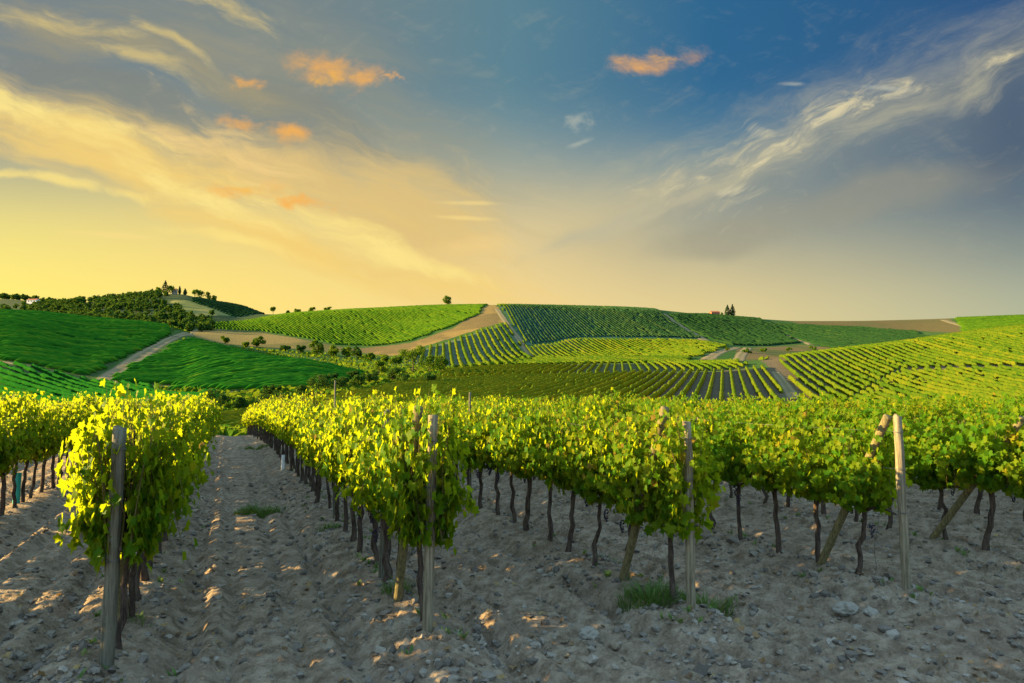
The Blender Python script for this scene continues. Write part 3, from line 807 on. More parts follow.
SPACING = .74
ROW_NAME = {0: 'behind the leftmost end post', 1: 'behind the second end post from the left',
            2: 'behind the third end post from the left', 3: 'behind the rightmost end post'}
ORD = ['first', 'second', 'third', 'fourth', 'fifth', 'sixth', 'seventh', 'eighth', 'ninth', 'tenth', 'eleventh', 'twelfth']
ROWS = list(range(-2, 17))
ROW_END = 60.5
cand = []
for k in ROWS:
    st = row_start(k)
    i = 0
    while True:
        t = (.50 if k == 3 else .34) + i * SPACING
        p = st + RD * t
        if p[1] > ROW_END + 1.5 * math.sin(k * 1.7) or t > 75: break
        if k == 0: p = p + RN * .16 * math.exp(-t / 4)
        px = 512 + FPX * p[0] / p[1]
        i += 1
        if k == -2 and i % 5 == 1: continue                  # gaps in the outermost row
        cand.append((k, i - 1, t, p, px))

def visible_rank(c):
    k, i, t, p, px = c
    if px < -45 or px > 1070: return 1e9
    return math.hypot(*p) * (1.0 if -1 <= k <= 4 else 1.25)
order = sorted(range(len(cand)), key=lambda a: visible_rank(cand[a]))
chosen = set(a for a in order[:300] if visible_rank(cand[a]) < 1e8)

stuff = MB()
seen_in_row = {}
vr = random.Random(5)
for a, (k, i, t, p, px) in enumerate(cand):
    h = float(near_height(np.array([p[0]]), np.array([p[1]]), False)[0])
    rz = -RAZ + (math.pi if vr.random() < .5 else 0)
    sc = vr.uniform(.93, 1.06)
    if a in chosen:
        seen_in_row[k] = seen_in_row.get(k, 0) + 1
        n = seen_in_row[k]
        o = empty('grapevine', (p[0], p[1], h), rz + vr.uniform(-.05, .05))
        o.scale = (vr.uniform(.95, 1.22) * (1.12 if k == 0 and i > 1 else .86 if i == 0 else 1), 1.0, sc * vr.uniform(.95, 1.06))
        if k in ROW_NAME:
            if n <= 12:
                lab = 'leafy grapevine, %s in the row %s' % (ORD[n - 1], ROW_NAME[k])
            else:
                lab = 'grapevine in the far stretch of the row ' + ROW_NAME[k]
        elif k < 0:
            lab = ('leafy grapevine in the row reaching the left edge of the photo' if k == -1 else
                   'leafy grapevine half hidden behind the row at the left edge of the photo')
        elif k == 4:
            if n <= 8:
                lab = 'leafy grapevine, %s from the right edge in the row beyond the rightmost post' % ORD[n - 1]
            else: lab = 'leafy grapevine far along the row behind the rightmost post row'
        else:
            lab = 'leafy grapevine mostly hidden, %s row back beyond the rightmost post row' % ORD[k - 4]
        tag(o, lab, 'grapevine', 'vines of row ' + ROW_NAME[k][7:] if k in ROW_NAME else ('vines of the left edge rows' if k < 0 else 'vines of the rows at back right'))
        end = (i == 0 and k in (0, 1, 2))
        fm = FOL_END[k % 3] if end else FOL_HI[(i * 5 + k * 7 + vr.randrange(3)) % N_HI]
        f = bpy.data.objects.new('foliage', fm); C.objects.link(f); f.parent = o
        tr = bpy.data.objects.new('trunk', TRK[(i * 3 + k) % 10]); C.objects.link(tr); tr.parent = o
        if math.hypot(*p) < 15 and vr.random() < .75:
            for _ in range(vr.choice((1, 2, 2))):
                gb = bpy.data.objects.new('grape_bunch', GRP[vr.randrange(3)]); C.objects.link(gb); gb.parent = o
                gb.location = (vr.choice((-1, 1)) * vr.uniform(.08, .2), vr.uniform(-.3, .3), vr.uniform(.72, .95))
    else:
        V, F, A, TV, TF = LO[vr.randrange(6)]
        c_, s_ = math.cos(rz), math.sin(rz)
        M = np.array([[c_, s_, 0], [-s_, c_, 0], [0, 0, sc]])
        stuff.put(V @ M + np.array([p[0], p[1], h]), F, A, 0)
        stuff.put(TV @ M + np.array([p[0], p[1], h]), TF, .5, 1)
st_o = stuff.build('distant_grapevines', [M_VINE, M_TRUNK], smooth=False)
tag(st_o, 'far ends of the leafy vine rows and rows merging into one mass', 'vine rows', kind='stuff')

# ------------------------------------------------------------------ end posts, braces, stakes, wires
def ground(p): return float(near_height(np.array([p[0]]), np.array([p[1]]), False)[0])
def post_mb(h, r, lean, square, seed, taper=.06):
    rr = np.random.default_rng(seed); mb = MB()
    t = np.concatenate([np.linspace(0, 1, 14), [1.0]])
    z = -.35 + (h + .35) * t; z[-1] = h + .004
    rad = r * (1 + taper * (1 - t)) * (1 + rr.normal(0, .018, len(t))); rad[-1] = rad[-2] * .86; 
    tube(mb, np.stack([lean[0] * z + rr.normal(0, .003, len(t)), lean[1] * z, z], -1), rad, 14, jit=.02, square=square)
    return mb
POSTS = [  # row, height, radius, lean, square, label
 (0, 1.92, .044, (.022, .0), True, 'grey squared wooden end post at far left, standing before leafy vines', M_POST_GREY),
 (1, 1.98, .046, (.018, .01), False, 'pale round wooden end post with a brace top showing behind it', M_POST),
 (2, 1.91, .045, (-.006, .0), False, 'pale wooden end post wrapped by vine leaves with grass at its foot', M_POST),
 (3, 1.92, .046, (-.02, .0), False, 'rightmost pale wooden end post standing clear on bare soil', M_POST),
]
for k, h, r, lean, sq, lab, m_ in POSTS:
    p = row_start(k)
    o = post_mb(h, r, lean, sq, k).build('end_post', m_)
    if k == 0: p = p + RN * .07
    o.location = (p[0], p[1], ground(p))
    tag(o, lab, 'post', 'wooden end posts of the vine rows')
    for hz in (.84, 1.32, 1.74):                             # wire wound round the post
        u = np.linspace(0, 4 * math.pi, 40); rr_ = r * (1.14 if sq else 1.06) + .003
        wb = MB(); tube(wb, np.stack([lean[0] * hz + rr_ * np.cos(u), lean[1] * hz + rr_ * np.sin(u), hz + .012 * u / 12.6 + .006 * np.sin(u)], -1), .0022, 5)
        wb.build('wire_tie', M_WIRE, o)
BR = [  # row, foot distance along the row, top distance, top height, radius, sideways offset
 (0, 1.15, .28, 1.75, .046, .05, 'rounded wooden brace leaning in the leaves behind the far left end post'),
 (1, 1.05, .16, 2.06, .046, -.03, 'rounded wooden brace leaning behind the second end post, its top just above'),
 (2, 1.15, .22, 2.04, .046, -.10, 'sunlit wooden brace leaning out of leaves behind the grass-footed post'),
 (3, 1.16, .10, 1.93, .046, -.05, 'slanting wooden brace between vine trunks behind the rightmost end post'),
 (4, 1.95, .60, 1.85, .046, -.03, 'slanting wooden brace with sunlit foot at right edge of the photo'),
]
for k, tf, tt, hz, r, off, lab in BR:
    s = row_start(k)
    a = s + RD * tf + RN * off; b = s + RD * tt + RN * (off - .03)
    ga = ground(a)
    mb = MB(); n = 14; t = np.linspace(-.10, 1, n)
    L = np.array([b[0] - a[0], b[1] - a[1], hz])
    tube(mb, t[:, None] * L, r * (1 + .02 * rng.normal(0, 1, n)), 14, jit=.012)
    o = mb.build('post_brace', M_BRACE); o.location = (a[0], a[1], ga)
    tag(o, lab, 'brace', 'diagonal braces of the end posts')

STK = [(1, 2.0, 1.96, .036), (1, 5.95, 2.36, .014), (1, 11.5, 1.85, .025), (2, 6.85, 2.16, .022), (2, 12.6, 1.85, .025), (0, 6.0, 1.8, .025), (3, 6.2, 1.75, .025), (3, 12.0, 1.8, .025), (-1, 12, 1.8, .025), (4, 7.4, 1.75, .025)]
SL = ['weathered wooden stake among the leaves just behind the second end post',
      'thin stake with a leafy tip sticking above the second row from the left',
      'thin stake farther back in the row behind the second end post',
      'slim brown stake rising above the leaves left of the photo centre',
      'slim stake farther along the row behind the third end post',
      'thin stake hidden in the leaves of the leftmost post row',
      'thin stake in the leaves of the row behind the rightmost post',
      'thin stake far along the row behind the rightmost post',
      'thin stake in the vine row at the left edge',
      'thin stake in the hindmost row at the right']
for (k, t, h, r), lab in zip(STK, SL):
    p = row_start(k) + RD * t
    o = post_mb(h, r, (rng.normal(0, .012), 0), False, 50 + k + int(t), .1).build('trellis_stake', M_POST_GREY)
    o.location = (p[0], p[1], ground(p)); tag(o, lab, 'stake', 'stakes inside the vine rows')

WH = [(.84, 'lowest'), (1.32, 'middle'), (1.74, 'topmost')]
for k in (0, 1, 2, 3):
    s = row_start(k)
    for h, nm in WH:
        T = np.arange(0, 58, 2.4); T[0] = .0
        X = s[0] + RD[0] * T; Y = s[1] + RD[1] * T
        sag = -.012 * np.sin(np.arange(len(T)) * 1.57) ** 2
        Z = near_height(X, Y, False) + h + sag
        mb = MB(); tube(mb, np.stack([X, Y, Z], -1), .0020, 5)
        o = mb.build('trellis_wire', M_WIRE)
        tag(o, '%s thin steel wire of the trellis strung %s' % (nm, ROW_NAME[k].replace('behind', 'from')), 'wire', 'trellis wires')
    # anchor stay from the post head down to the ground in front
for k in (2, 3):                                             # slack wire ends by the posts
    s = row_start(k); a = s + RD * .55 + RN * .16
    mb = MB(); t = np.linspace(0, 1, 9)
    tube(mb, np.stack([a[0] - .1 * t + .02 * np.sin(t * 8), a[1] - .3 * t, ground(a) + .02 + .75 * t ** 1.3], -1), .003, 5)
    tag(mb.build('loose_wire', M_WIRE), 'loose wire end hanging beside ' + ('the grass-footed post' if k == 2 else 'the rightmost post'), 'wire')

def guard(p, h, r, m_, lab, name):
    mb = MB()
    n = 10; t = np.linspace(0, 1, n); th = np.linspace(0, 2 * math.pi, 15)[:-1]
    for rad in (r, r * .9):
        tube(mb, np.stack([.01 * t, 0 * t, -.05 + (h + .05) * t], -1), rad, 12, cap=False, square=True)
    o = mb.build(name, m_); o.location = (p[0], p[1], ground(p)); tag(o, lab, 'vine guard')
guard(row_start(-1) + RD * 9.1 - RN * .12, .62, .055, M_TEAL, 'teal plastic sleeve round a young vine at the left edge row', 'vine_guard')
guard(row_start(1) + RD * 14.6 - RN * .22, .42, .045, M_WHITE, 'small white plastic sleeve at the foot of the second row', 'vine_guard')

# ------------------------------------------------------------------ vine rows on the hills
def rows_in(P, az, spacing, step):
    """parallel lines with bearing az across outline P, as lists of points"""
    d = np.array([math.sin(az), math.cos(az)]); n = np.array([math.cos(az), -math.sin(az)])
    q = P @ n; s = P @ d
    out = []
    for c in np.arange(q.min() + spacing * .5, q.max(), spacing):
        t = np.arange(s.min(), s.max(), step)
        xy = n * c + d * t[:, None]
        rag = .9 * spacing
        ok = inside(P, xy[:, 0] + rag * fbm(xy[:, 0] * .08, xy[:, 1] * .08, 2, 5), xy[:, 1] + rag * 1.5 * fbm(xy[:, 0] * .07, xy[:, 1] * .07, 2, 6))
        i = 0
        while i < len(t):
            if ok[i]:
                j = i
                while j + 1 < len(t) and ok[j + 1]: j += 1
                if j - i >= 3: out.append(xy[i:j + 1])
                i = j + 1
            else: i += 1
    return out

HED = np.array([(-.42, .10), (-.62, .50), (-.50, .88), (-.12, 1.04), (.22, 1.02), (.52, .84), (.62, .48), (.40, .10)])
def hedge(mb, xy, w, h, jit, gap=0.0):
    n = len(xy)
    d = np.gradient(xy, axis=0); d /= np.linalg.norm(d, axis=1)[:, None] + 1e-9
    nn = np.stack([d[:, 1], -d[:, 0]], -1)
    z = height(xy[:, 0], xy[:, 1])
    m = len(HED)
    sm = lambda a: np.convolve(np.pad(a, 2, 'edge'), [.15, .22, .26, .22, .15], 'valid')
    hh = h * (1 + .12 * sm(rng.normal(0, 1, n)) + .05 * rng.normal(0, 1, n)); ww = w * (1 + .14 * sm(rng.normal(0, 1, n)))
    gap = sm((rng.random(n) < .010).astype(float)) > .14; hh = np.where(gap, hh * .6, hh); ww = np.where(gap, ww * .65, ww)
    ox = HED[None, :, 0] * ww[:, None] + rng.normal(0, jit, (n, m)); oz = HED[None, :, 1] * hh[:, None] + rng.normal(0, jit, (n, m))
    oz[:, 0] = np.minimum(oz[:, 0], .2); oz[:, -1] = np.minimum(oz[:, -1], .2)
    oz[0] *= .3; oz[-1] *= .3
    along = rng.normal(0, jit * .8, (n, m))
    V = np.stack([xy[:, 0, None] + nn[:, 0, None] * ox + d[:, 0, None] * along, xy[:, 1, None] + nn[:, 1, None] * ox + d[:, 1, None] * along, z[:, None] + oz], -1)
    i = np.arange(n - 1)[:, None] * m; j = np.arange(m - 1)[None]
    Q = np.stack([i + j, i + j + 1, i + m + j + 1, i + m + j], -1).reshape(-1, 4)
    rnd = np.clip(.45 + .10 * rng.normal() + .16 * sm(rng.normal(0, 1, n))[:, None] + .13 * rng.normal(0, 1, (n, m)), 0, 1)
    mb.put(V.reshape(-1, 3), Q, rnd.ravel())

n_rows = 0
def field(P, az, spacing, step, w, h, jit, m_, label, group, single, stuff_label, cut=None, smooth=False):
    """the rows nearest the camera become objects of their own, the rest of the field one mass"""
    global n_rows
    L = rows_in(P, az, spacing, step)
    if cut: L = [r for xy in L for r in cut(xy)]
    L.sort(key=lambda xy: np.hypot(xy[:, 0], xy[:, 1]).mean() / math.sqrt(len(xy)))
    rest = MB(); rest2 = MB(); second = None
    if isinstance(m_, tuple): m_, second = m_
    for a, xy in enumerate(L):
        lit = second is not None and (512 + FPX * xy[:, 0] / xy[:, 1]).mean() < 516  # leftmost rows keep the lit leaf colour, the others the shade-painted one
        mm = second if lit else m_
        if a < single and n_rows < 290:
            mb = MB(); hedge(mb, xy, w, h, jit)
            o = mb.build('vine_row', mm, smooth=smooth); n_rows += 1
            tag(o, label, 'vine row', group)
        else: hedge(rest2 if lit else rest, xy, w, h, jit)
    if rest2.n: tag(rest2.build('hillside_vines', second, smooth=smooth), 'vine rows coloured as sunlit beside the pale track on the central hill', 'vines', kind='stuff')
    if rest.n:
        tag(rest.build('hillside_vines', m_, smooth=smooth), stuff_label, 'vines', kind='stuff')

def cut_mid(xy):
    y = xy[:, 1]; px = 512 + FPX * xy[:, 0] / y
    yc = np.interp(px, [300, 760, 900, 1024, 1300], [20, 20, 196, 176, 150])
    ok = (abs(y - yc) > 2.2)
    pq = np.interp(y, [90, 235], [800, 774]); ok &= abs(px - pq) > np.interp(y, [90, 235], [9, 6])
    out = []; i = 0
    while i < len(y):
        if ok[i]:
            j = i
            while j + 1 < len(y) and ok[j + 1]: j += 1
            if j - i >= 3: out.append(xy[i:j + 1])
            i = j + 1
        else: i += 1
    return out
field(F_MID, R(17.3), 2.55, .7, .60, 1.2, .06, M_HEDGE, 'straight yellow-green vine row on the low slope behind the foreground vines',
      'vine rows of the low slope', 150, 'dense vine rows covering the low right slope', cut_mid, True)
field(F_FAN, R(-6), 4.2, 1.6, 1.3, 1.9, .2, M_HEDGE, 'vine row in the striped fan-shaped plot left of the pale hill track',
      'vine rows of the fan-shaped plot', 60, 'vine rows of the striped fan-shaped plot', None, True)
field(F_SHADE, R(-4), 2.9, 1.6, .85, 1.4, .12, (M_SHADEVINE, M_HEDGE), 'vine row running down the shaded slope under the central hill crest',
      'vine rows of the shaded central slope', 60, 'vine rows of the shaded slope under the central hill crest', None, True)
field(F_MID_UP, R(9), 3.0, .8, .55, 1.25, .06, M_HEDGE, 'sunlit vine row on the upper tier of the low slope below the central hill',
      'vine rows of the upper tier', 60, 'sunlit vine rows on the upper tier of the low slope', None, True)
field(F_STRIP, R(-22), 2.8, 1.0, 1.0, 1.4, .12, M_HEDGE, '', '', 0, 'bright yellow-green strip of vines along the foot of the central hill', None, True)
field(F_BAND, R(-4), 3.2, 1.6, .75, 1.3, .08, M_HEDGE, '', '', 0, 'sunlit band of vine rows at the foot of the central hill', None, True)
field(F_RIGHT_SHADE, R(-10), 3.0, 2.2, 1.3, 1.5, .12, M_DARK_SHADED_VINE, '', '', 0, 'vines in painted shade on the slope right of the pale track', None, True)
field(F_RIGHT_SHADE2, R(-8), 3.2, 2.4, 1.3, 1.5, .12, M_DARK_SHADED_VINE, '', '', 0, 'vines in painted shade on the slope at far right', None, True)
field(F_FAR_RIGHT, R(-20), 3.4, 2.4, 1.3, 1.5, .12, M_CREST, '', '', 0, 'vines on the hilltop at the far right edge', None, True)
field(F_CREST_LEFT, R(-28), 2.5, 2.0, 1.35, 1.35, .06, M_CREST, '', '', 0, 'green vines on the rounded hilltop below the lone tree', None, True)
field(F_RIDGE_VINES, R(-10), 4, 2.5, 1.6, 1.7, .15, M_DARK_SHADED_VINE, '', '', 0, 'dark vines beside the clearing on the wooded hill', None, True)
field(F_LOWER_LEFT, R(-52), 3.2, 1.0, .72, 1.2, .06, M_SHADEGREEN, '', '', 0, 'shade-deepened green vine rows of the lower left field', None, True)
field(F_UPPER_LEFT, R(62), 2.7, 1.2, 1.0, 1.25, .06, M_GREENFIELD, '', '', 0, 'deep green vine rows of the upper left field', None, True)
field(F_MID_LEFT, R(70), 2.7, 1.2, 1.0, 1.25, .06, M_GREENFIELD, '', '', 0, 'deep green vine rows on the slope right of the dirt track', None, True)

# ------------------------------------------------------------------ trees and bushes
QUAD_V = np.array([(-.5, -.1, 0), (.5, -.1, .05), (.55, .9, -.05), (-.45, .9, .05)]); QUAD_F = np.array([(0, 1, 2, 3)])
def crown(mb, seed, w, h, zb, n, leaf, lobes=7, shape='round', mat=0, core=.55):
    if shape == 'round': w = w * 1.22
    r = np.random.default_rng(seed)
    ce = []
    for k in range(lobes):
        t = r.random(); a = r.uniform(0, 6.28)
        rr = r.uniform(.1, .62) * (1 - .5 * abs(t - .4))
        ce.append((math.cos(a) * rr * w / 2, math.sin(a) * rr * w / 2, zb + h * (.18 + .62 * t), r.uniform(.36, .60) * min(w, h) / 2 * (1.15 - .45 * t)))
    ce.append((0, 0, zb + h * .5, .72 * min(w, h) / 2))
    ce = np.array(ce)
    if shape == 'spire':
        t = r.random(n) ** 1.1
        rad = w / 2 * np.sin(np.clip(t * 1.02 + .03, 0, 1) ** .62 * math.pi) ** .75 * r.uniform(.6, 1.05, n)
        a = r.uniform(0, 6.28, n)
        P = np.stack([np.cos(a) * rad, np.sin(a) * rad, zb + h * t], -1)
        N = np.stack([np.cos(a), np.sin(a), r.normal(.2, .3, n)], -1); D = np.stack([r.normal(0, .2, n), r.normal(0, .2, n), np.ones(n)], -1)
    else:
        k = r.integers(0, len(ce), n)
        v = norm(r.normal(0, 1, (n, 3))); s = r.uniform(core, 1.08, n)
        P = ce[k, :3] + v * (ce[k, 3] * s)[:, None] * np.array([1, 1, .85])
        P[:, 2] = np.maximum(P[:, 2], zb * .6)
        N = v + r.normal(0, .45, (n, 3)); D = r.normal(0, 1, (n, 3)) - np.array([0, 0, .3])
    rnd = np.clip(r.normal(.45, .2, n) + (.15 * fbm(P[:, 0] * .5 + seed, P[:, 2] * .5, 2, 9)), 0, 1)
    put_leaves(mb, P, N, D, leaf * r.uniform(.6, 1.35, n), rnd, (QUAD_V, QUAD_F), mat)

def tree_trunk(mb, seed, h, r0, zc, w, limbs=5, mat=0):
    r = np.random.default_rng(seed + 77)
    t = np.linspace(0, 1, 7)
    tube(mb, np.stack([r.normal(0, .03 * h, 1) * t ** 2, r.normal(0, .03 * h, 1) * t ** 2, -.4 + (h * .8 + .4) * t], -1), r0 * (1.15 - .85 * t), 8, mat=mat, jit=.06)
    for k in range(limbs):
        a = 6.28 * k / limbs + r.uniform(-.4, .4); z0 = zc * r.uniform(.7, 1.1); L = w * r.uniform(.25, .40); u = np.linspace(0, 1, 5)
        tube(mb, np.stack([math.cos(a) * L * u, math.sin(a) * L * u, z0 + (h - z0) * .55 * u ** 1.3], -1), r0 * .5 * (1 - .8 * u), 5, mat=mat)

def put_tree(name, xy, w, h, label, cat, group=None, seed=0, shape='round', n=420, leaf=.8, bole=.22, m_=None, lobes=7, limbs=5):
    z = float(height(np.array([xy[0]]), np.array([xy[1]]))[0])
    o = empty(name, (xy[0], xy[1], z - .1))
    tag(o, label, cat, group)
    mb = MB(); crown(mb, seed, w, h * (1 - bole), h * bole, n, leaf, lobes, shape)
    mb.build('crown', m_ or M_TREE, o, smooth=False)
    tb = MB(); tree_trunk(tb, seed, h, max(.06, h * .022), h * max(bole, .08), w, limbs)
    tb.build('trunk', M_BARK, o)
    return o

def at(px, Y): return np.array(wxy(px, Y))
def size(pxs, xy): return pxs * xy[1] / FPX

T = at(447.5, 752)
put_tree('round_tree', T, size(12, T), size(11, T), 'lone round tree on the crest of the central hill', 'tree', seed=3, n=900, leaf=.75, bole=.16, lobes=9)
T = at(728.5, 762); put_tree('cypress', T, size(6, T), size(11.5, T), 'left cypress of the pair beside the small red house', 'cypress', 'cypresses by the red house', 4, 'spire', 500, .8, .05, M_CYP)
T = at(733.5, 762); put_tree('cypress', T, size(6, T), size(12.5, T), 'right taller cypress of the pair beside the small red house', 'cypress', 'cypresses by the red house', 5, 'spire', 500, .8, .05, M_CYP)
T = at(723, 758); put_tree('small_bush', T, size(5, T), size(4, T), 'low bush between the red house and the cypresses', 'bush', seed=6, n=250, leaf=.6, bole=.03)
for i, (px, w, h, bole, lab) in enumerate([(272, 8, 9, .35, 'sparse tall tree at the left end of the hilltop tree line'), (287, 4, 4, .1, 'small bush beside the sparse tree on the hilltop'),
        (296, 8, 6, .12, 'low round tree, left of the three on the hilltop skyline'), (311, 8, 7, .12, 'middle round tree of the three on the hilltop skyline'), (327, 10, 6, .1, 'wide low tree, right of the three on the hilltop skyline')]):
    T = at(px, 725); put_tree('skyline_tree', T, size(w, T), size(h, T), lab, 'tree', 'trees on the hilltop skyline', 20 + i, n=600, leaf=.75, bole=bole, lobes=11)

# hedge-line bushes in the dip and dark shrubs of the valley floor: (px, foot row, width px, height px, label)
BUSH = [(226, 344, 7, 6, 'small sunlit bush left of the brown field foot'), (257, 347, 9, 8, 'round green bush before the brown field'), (246, 348, 7, 5, 'low bush left of the round green bush'),
 (283, 351, 12, 5, 'low dark hedge bush below the brown field'), (299, 353, 9, 6, 'dark hedge bush between the brown field and green slope'), (318, 355, 13, 11, 'tall yellowish bush in the middle of the hedge line'),
 (333, 357, 9, 9, 'pointed sunlit bush right of the tall yellowish bush'), (346, 358, 12, 9, 'rounded bush in the hedge line'), (357, 359, 9, 9, 'dark bush at the middle right of the hedge line'),
 (372, 361, 11, 6, 'low bush near the right end of the hedge line'), (385, 363, 11, 7, 'low bush at the right end of the hedge line'),
 (396, 366, 10, 9, 'small sunlit tree left of the large valley tree'), (413, 375, 24, 22, 'large sunlit bushy tree at the valley head'), (430, 374, 11, 15, 'slender bushy tree second right of the large valley tree'), (441, 373, 11, 13, 'rightmost bushy tree at the valley head'),
 (379, 374, 14, 10, 'sunlit bush at the lower left of the large valley tree'), (392, 381, 16, 11, 'dark bush under the large valley tree'), (403, 384, 14, 9, 'dark low bush below the large valley tree'),
 (372, 385, 14, 10, 'dark shrub in the shaded dip'), (356, 388, 16, 10, 'dark shrub second from the left in the shaded dip'), (341, 391, 16, 12, 'dark round shrub in the shaded dip'), (318, 394, 20, 17, 'dark broad tree at the left of the shaded dip'),
 (300, 399, 18, 10, 'dark shrub low in the valley'), (281, 404, 20, 10, 'dark shrub by the green slope foot'), (262, 407, 20, 11, 'dark shrub at the end of the lane'), (240, 410, 20, 10, 'dark green shrub closing the end of the lane'),
 (222, 409, 16, 12, 'green shrub left of the lane end'), (208, 412, 16, 20, 'upright green bush beyond the leftmost post row'), (195, 408, 14, 9, 'low green shrub by the lower left field'),
 (428, 384, 16, 9, 'dark low shrub under the rightmost valley trees'), (330, 383, 14, 8, 'dark shrub at the foot of the green slope'), (270, 398, 18, 10, 'dark shrub left of the low valley shrubs'), (352, 380, 12, 8, 'dark shrub above the shaded dip')]
for i, (px, py, w, h, lab) in enumerate(BUSH):
    T = hit(px, py)
    put_tree('valley_bush', T, size(w, T) * 1.65, size(h, T) * 1.5, lab, 'bush', 'bushes of the hedge line and valley', 60 + i, n=int(500 + 34 * w), leaf=max(.22, size(1.0, T)), bole=.04, lobes=6, limbs=3,
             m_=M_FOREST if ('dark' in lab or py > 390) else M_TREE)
for i, (px, py) in enumerate([(183, 325), (187, 326), (193, 327), (200, 327.5), (171, 326)]):
    T = hit(px, py, 360); put_tree('track_bush', T, size(8, T), size(5, T), ['yellowish bush at the top of the dirt track', 'second bush right of the dirt track top', 'third bush right of the track top', 'rightmost bush along the field edge by the track top', 'bush left of the dirt track top'][i],
        'bush', 'bushes at the top of the dirt track', 130 + i, n=300, leaf=.9, bole=.04, limbs=3)
for i, (px, py, w, h) in enumerate([(747, 353, 14, 5), (765, 352, 16, 5), (788, 351, 16, 4), (812, 350, 14, 4), (727, 351, 8, 4), (703, 353, 6, 4), (836, 349, 14, 3)]):
    T = hit(px, py); put_tree('dry_bush', T, size(w, T), size(h, T), 'low dry scrub bush along the track in the middle distance', 'bush', 'scrub along the middle track', 150 + i, n=300, leaf=.6, bole=.03, limbs=3)

# the wooded hill at far left: one wood
wood = MB(); wr = np.random.default_rng(12)
cnt = 0
for _ in range(9000):
    px = wr.uniform(-120, 212); Y = wr.uniform(520, 905)
    x, y = at(px, Y)
    if inside(F_CLEARING, np.array([x]), np.array([y]))[0] or inside(F_RIDGE_VINES, np.array([x]), np.array([y]))[0]: continue
    if px > 165 and Y > 700: continue
    if px < 40 and Y > 800 and wr.random() < .8: continue
    z = float(height(np.array([x]), np.array([y]))[0])
    b = MB(); w = wr.uniform(5, 10); h = wr.uniform(5, 10)
    crown(b, int(wr.integers(1e6)), w, h, .3, 120, 1.15, 6)
    v = np.concatenate(b.v) + np.array([x, y, z]); wood.put(v, np.concatenate(b.f), np.clip(np.concatenate(b.a) + wr.normal(0, .18), 0, 1)); cnt += 1
    if cnt >= 950: break
for _ in range(140):
    px = wr.uniform(-100, 62); Y = wr.uniform(1380, 1480); x, y = at(px, Y)
    z = float(height(np.array([x]), np.array([y]))[0])
    b = MB(); crown(b, int(wr.integers(1e6)), wr.uniform(12, 20), wr.uniform(9, 15), .3, 70, 2.6, 5)
    wood.put(np.concatenate(b.v) + np.array([x, y, z]), np.concatenate(b.f), np.clip(np.concatenate(b.a) - .2, 0, 1))
tag(wood.build('wooded_hillside', M_FOREST, smooth=False), 'dense wood covering the hill at far left', 'wood', kind='stuff')

SKY_T = [(150, 850, 5, 7, 'spire', 'short pointed tree at the left of the hilltop villa trees'), (156, 860, 6, 9, 'round', 'rounded dark tree left of the tallest hilltop tree'), (163, 870, 8, 14, 'spire', 'tallest pointed tree on the wooded hill'),
 (168, 872, 10, 11, 'round', 'dark tree just right of the tallest hilltop tree'), (177.5, 880, 3, 8, 'spire', 'slim cypress right of the hilltop villa'), (183, 880, 4, 6, 'spire', 'small cypress right of the slim cypress'),
 (193, 885, 7, 9, 'round', 'leftmost of the round trees right of the hilltop villa'), (199, 885, 8, 10, 'round', 'second of the round trees right of the hilltop villa'), (206, 885, 8, 9, 'round', 'third of the round trees right of the hilltop villa'),
 (213, 885, 8, 7, 'round', 'rightmost of the round trees right of the hilltop villa'), (45, 985, 8, 7, 'round', 'round tree just right of the white farmhouse'), (52, 985, 4, 5, 'round', 'small tree right of the white farmhouse'),
 (62, 905, 8, 6, 'round', 'tree on the wooded ridge right of the farmhouse'), (21, 985, 9, 5, 'round', 'low tree left of the white farmhouse')]
for i, (px, Y, w, h, s, lab) in enumerate(SKY_T):
    T = at(px, Y); put_tree('cypress' if s == 'spire' else 'hilltop_tree', T, size(w, T), size(h, T), lab, 'cypress' if s == 'spire' else 'tree', 'trees on the wooded hilltop', 200 + i, s, 420, .9, .10 if s == 'round' else .04, M_CYP if s == 'spire' else None)

# rough grass and low scrub in the dip between the fields
sb = MB(); gr_ = np.random.default_rng(44)
px = gr_.uniform(130, 470, 26000); Y = np.exp(gr_.uniform(math.log(88), math.log(430), 26000)); x, y = UPX(px) * Y, Y
bad = np.zeros(len(x), bool)
for F in (F_MID_UP, F_LOWER_LEFT, F_UPPER_LEFT, F_MID_LEFT, F_MID, F_CREST_LEFT, F_BROWN_LEFT, F_BROWN_MID, F_FAN): bad |= inside(F, x, y)
TP = np.concatenate(TRACK_PTS[:3])
for q in TP[::3]: bad |= np.hypot(x - q[0], y - q[1]) < 5
ok = ~bad & (fbm(x * .06, y * .06, 3, 8) > -.35); x, y = x[ok], y[ok]; n = len(x)
put_leaves(sb, np.stack([x, y, height(x, y) + .05], -1), gr_.normal(0, 1, (n, 3)) * (1, 1, .4), np.stack([gr_.normal(0, .4, n), gr_.normal(0, .4, n), np.ones(n)], -1),
           gr_.uniform(.3, .9, n) * (1 + .9 * (fbm(x * .1, y * .1, 2, 18) > .15)), np.clip(gr_.normal(.4, .25, n), 0, 1), (QUAD_V, QUAD_F))
tag(sb.build('valley_scrub', M_TREE, smooth=False), 'rough grass and low scrub between the green fields and brown field', 'scrub', kind='stuff')

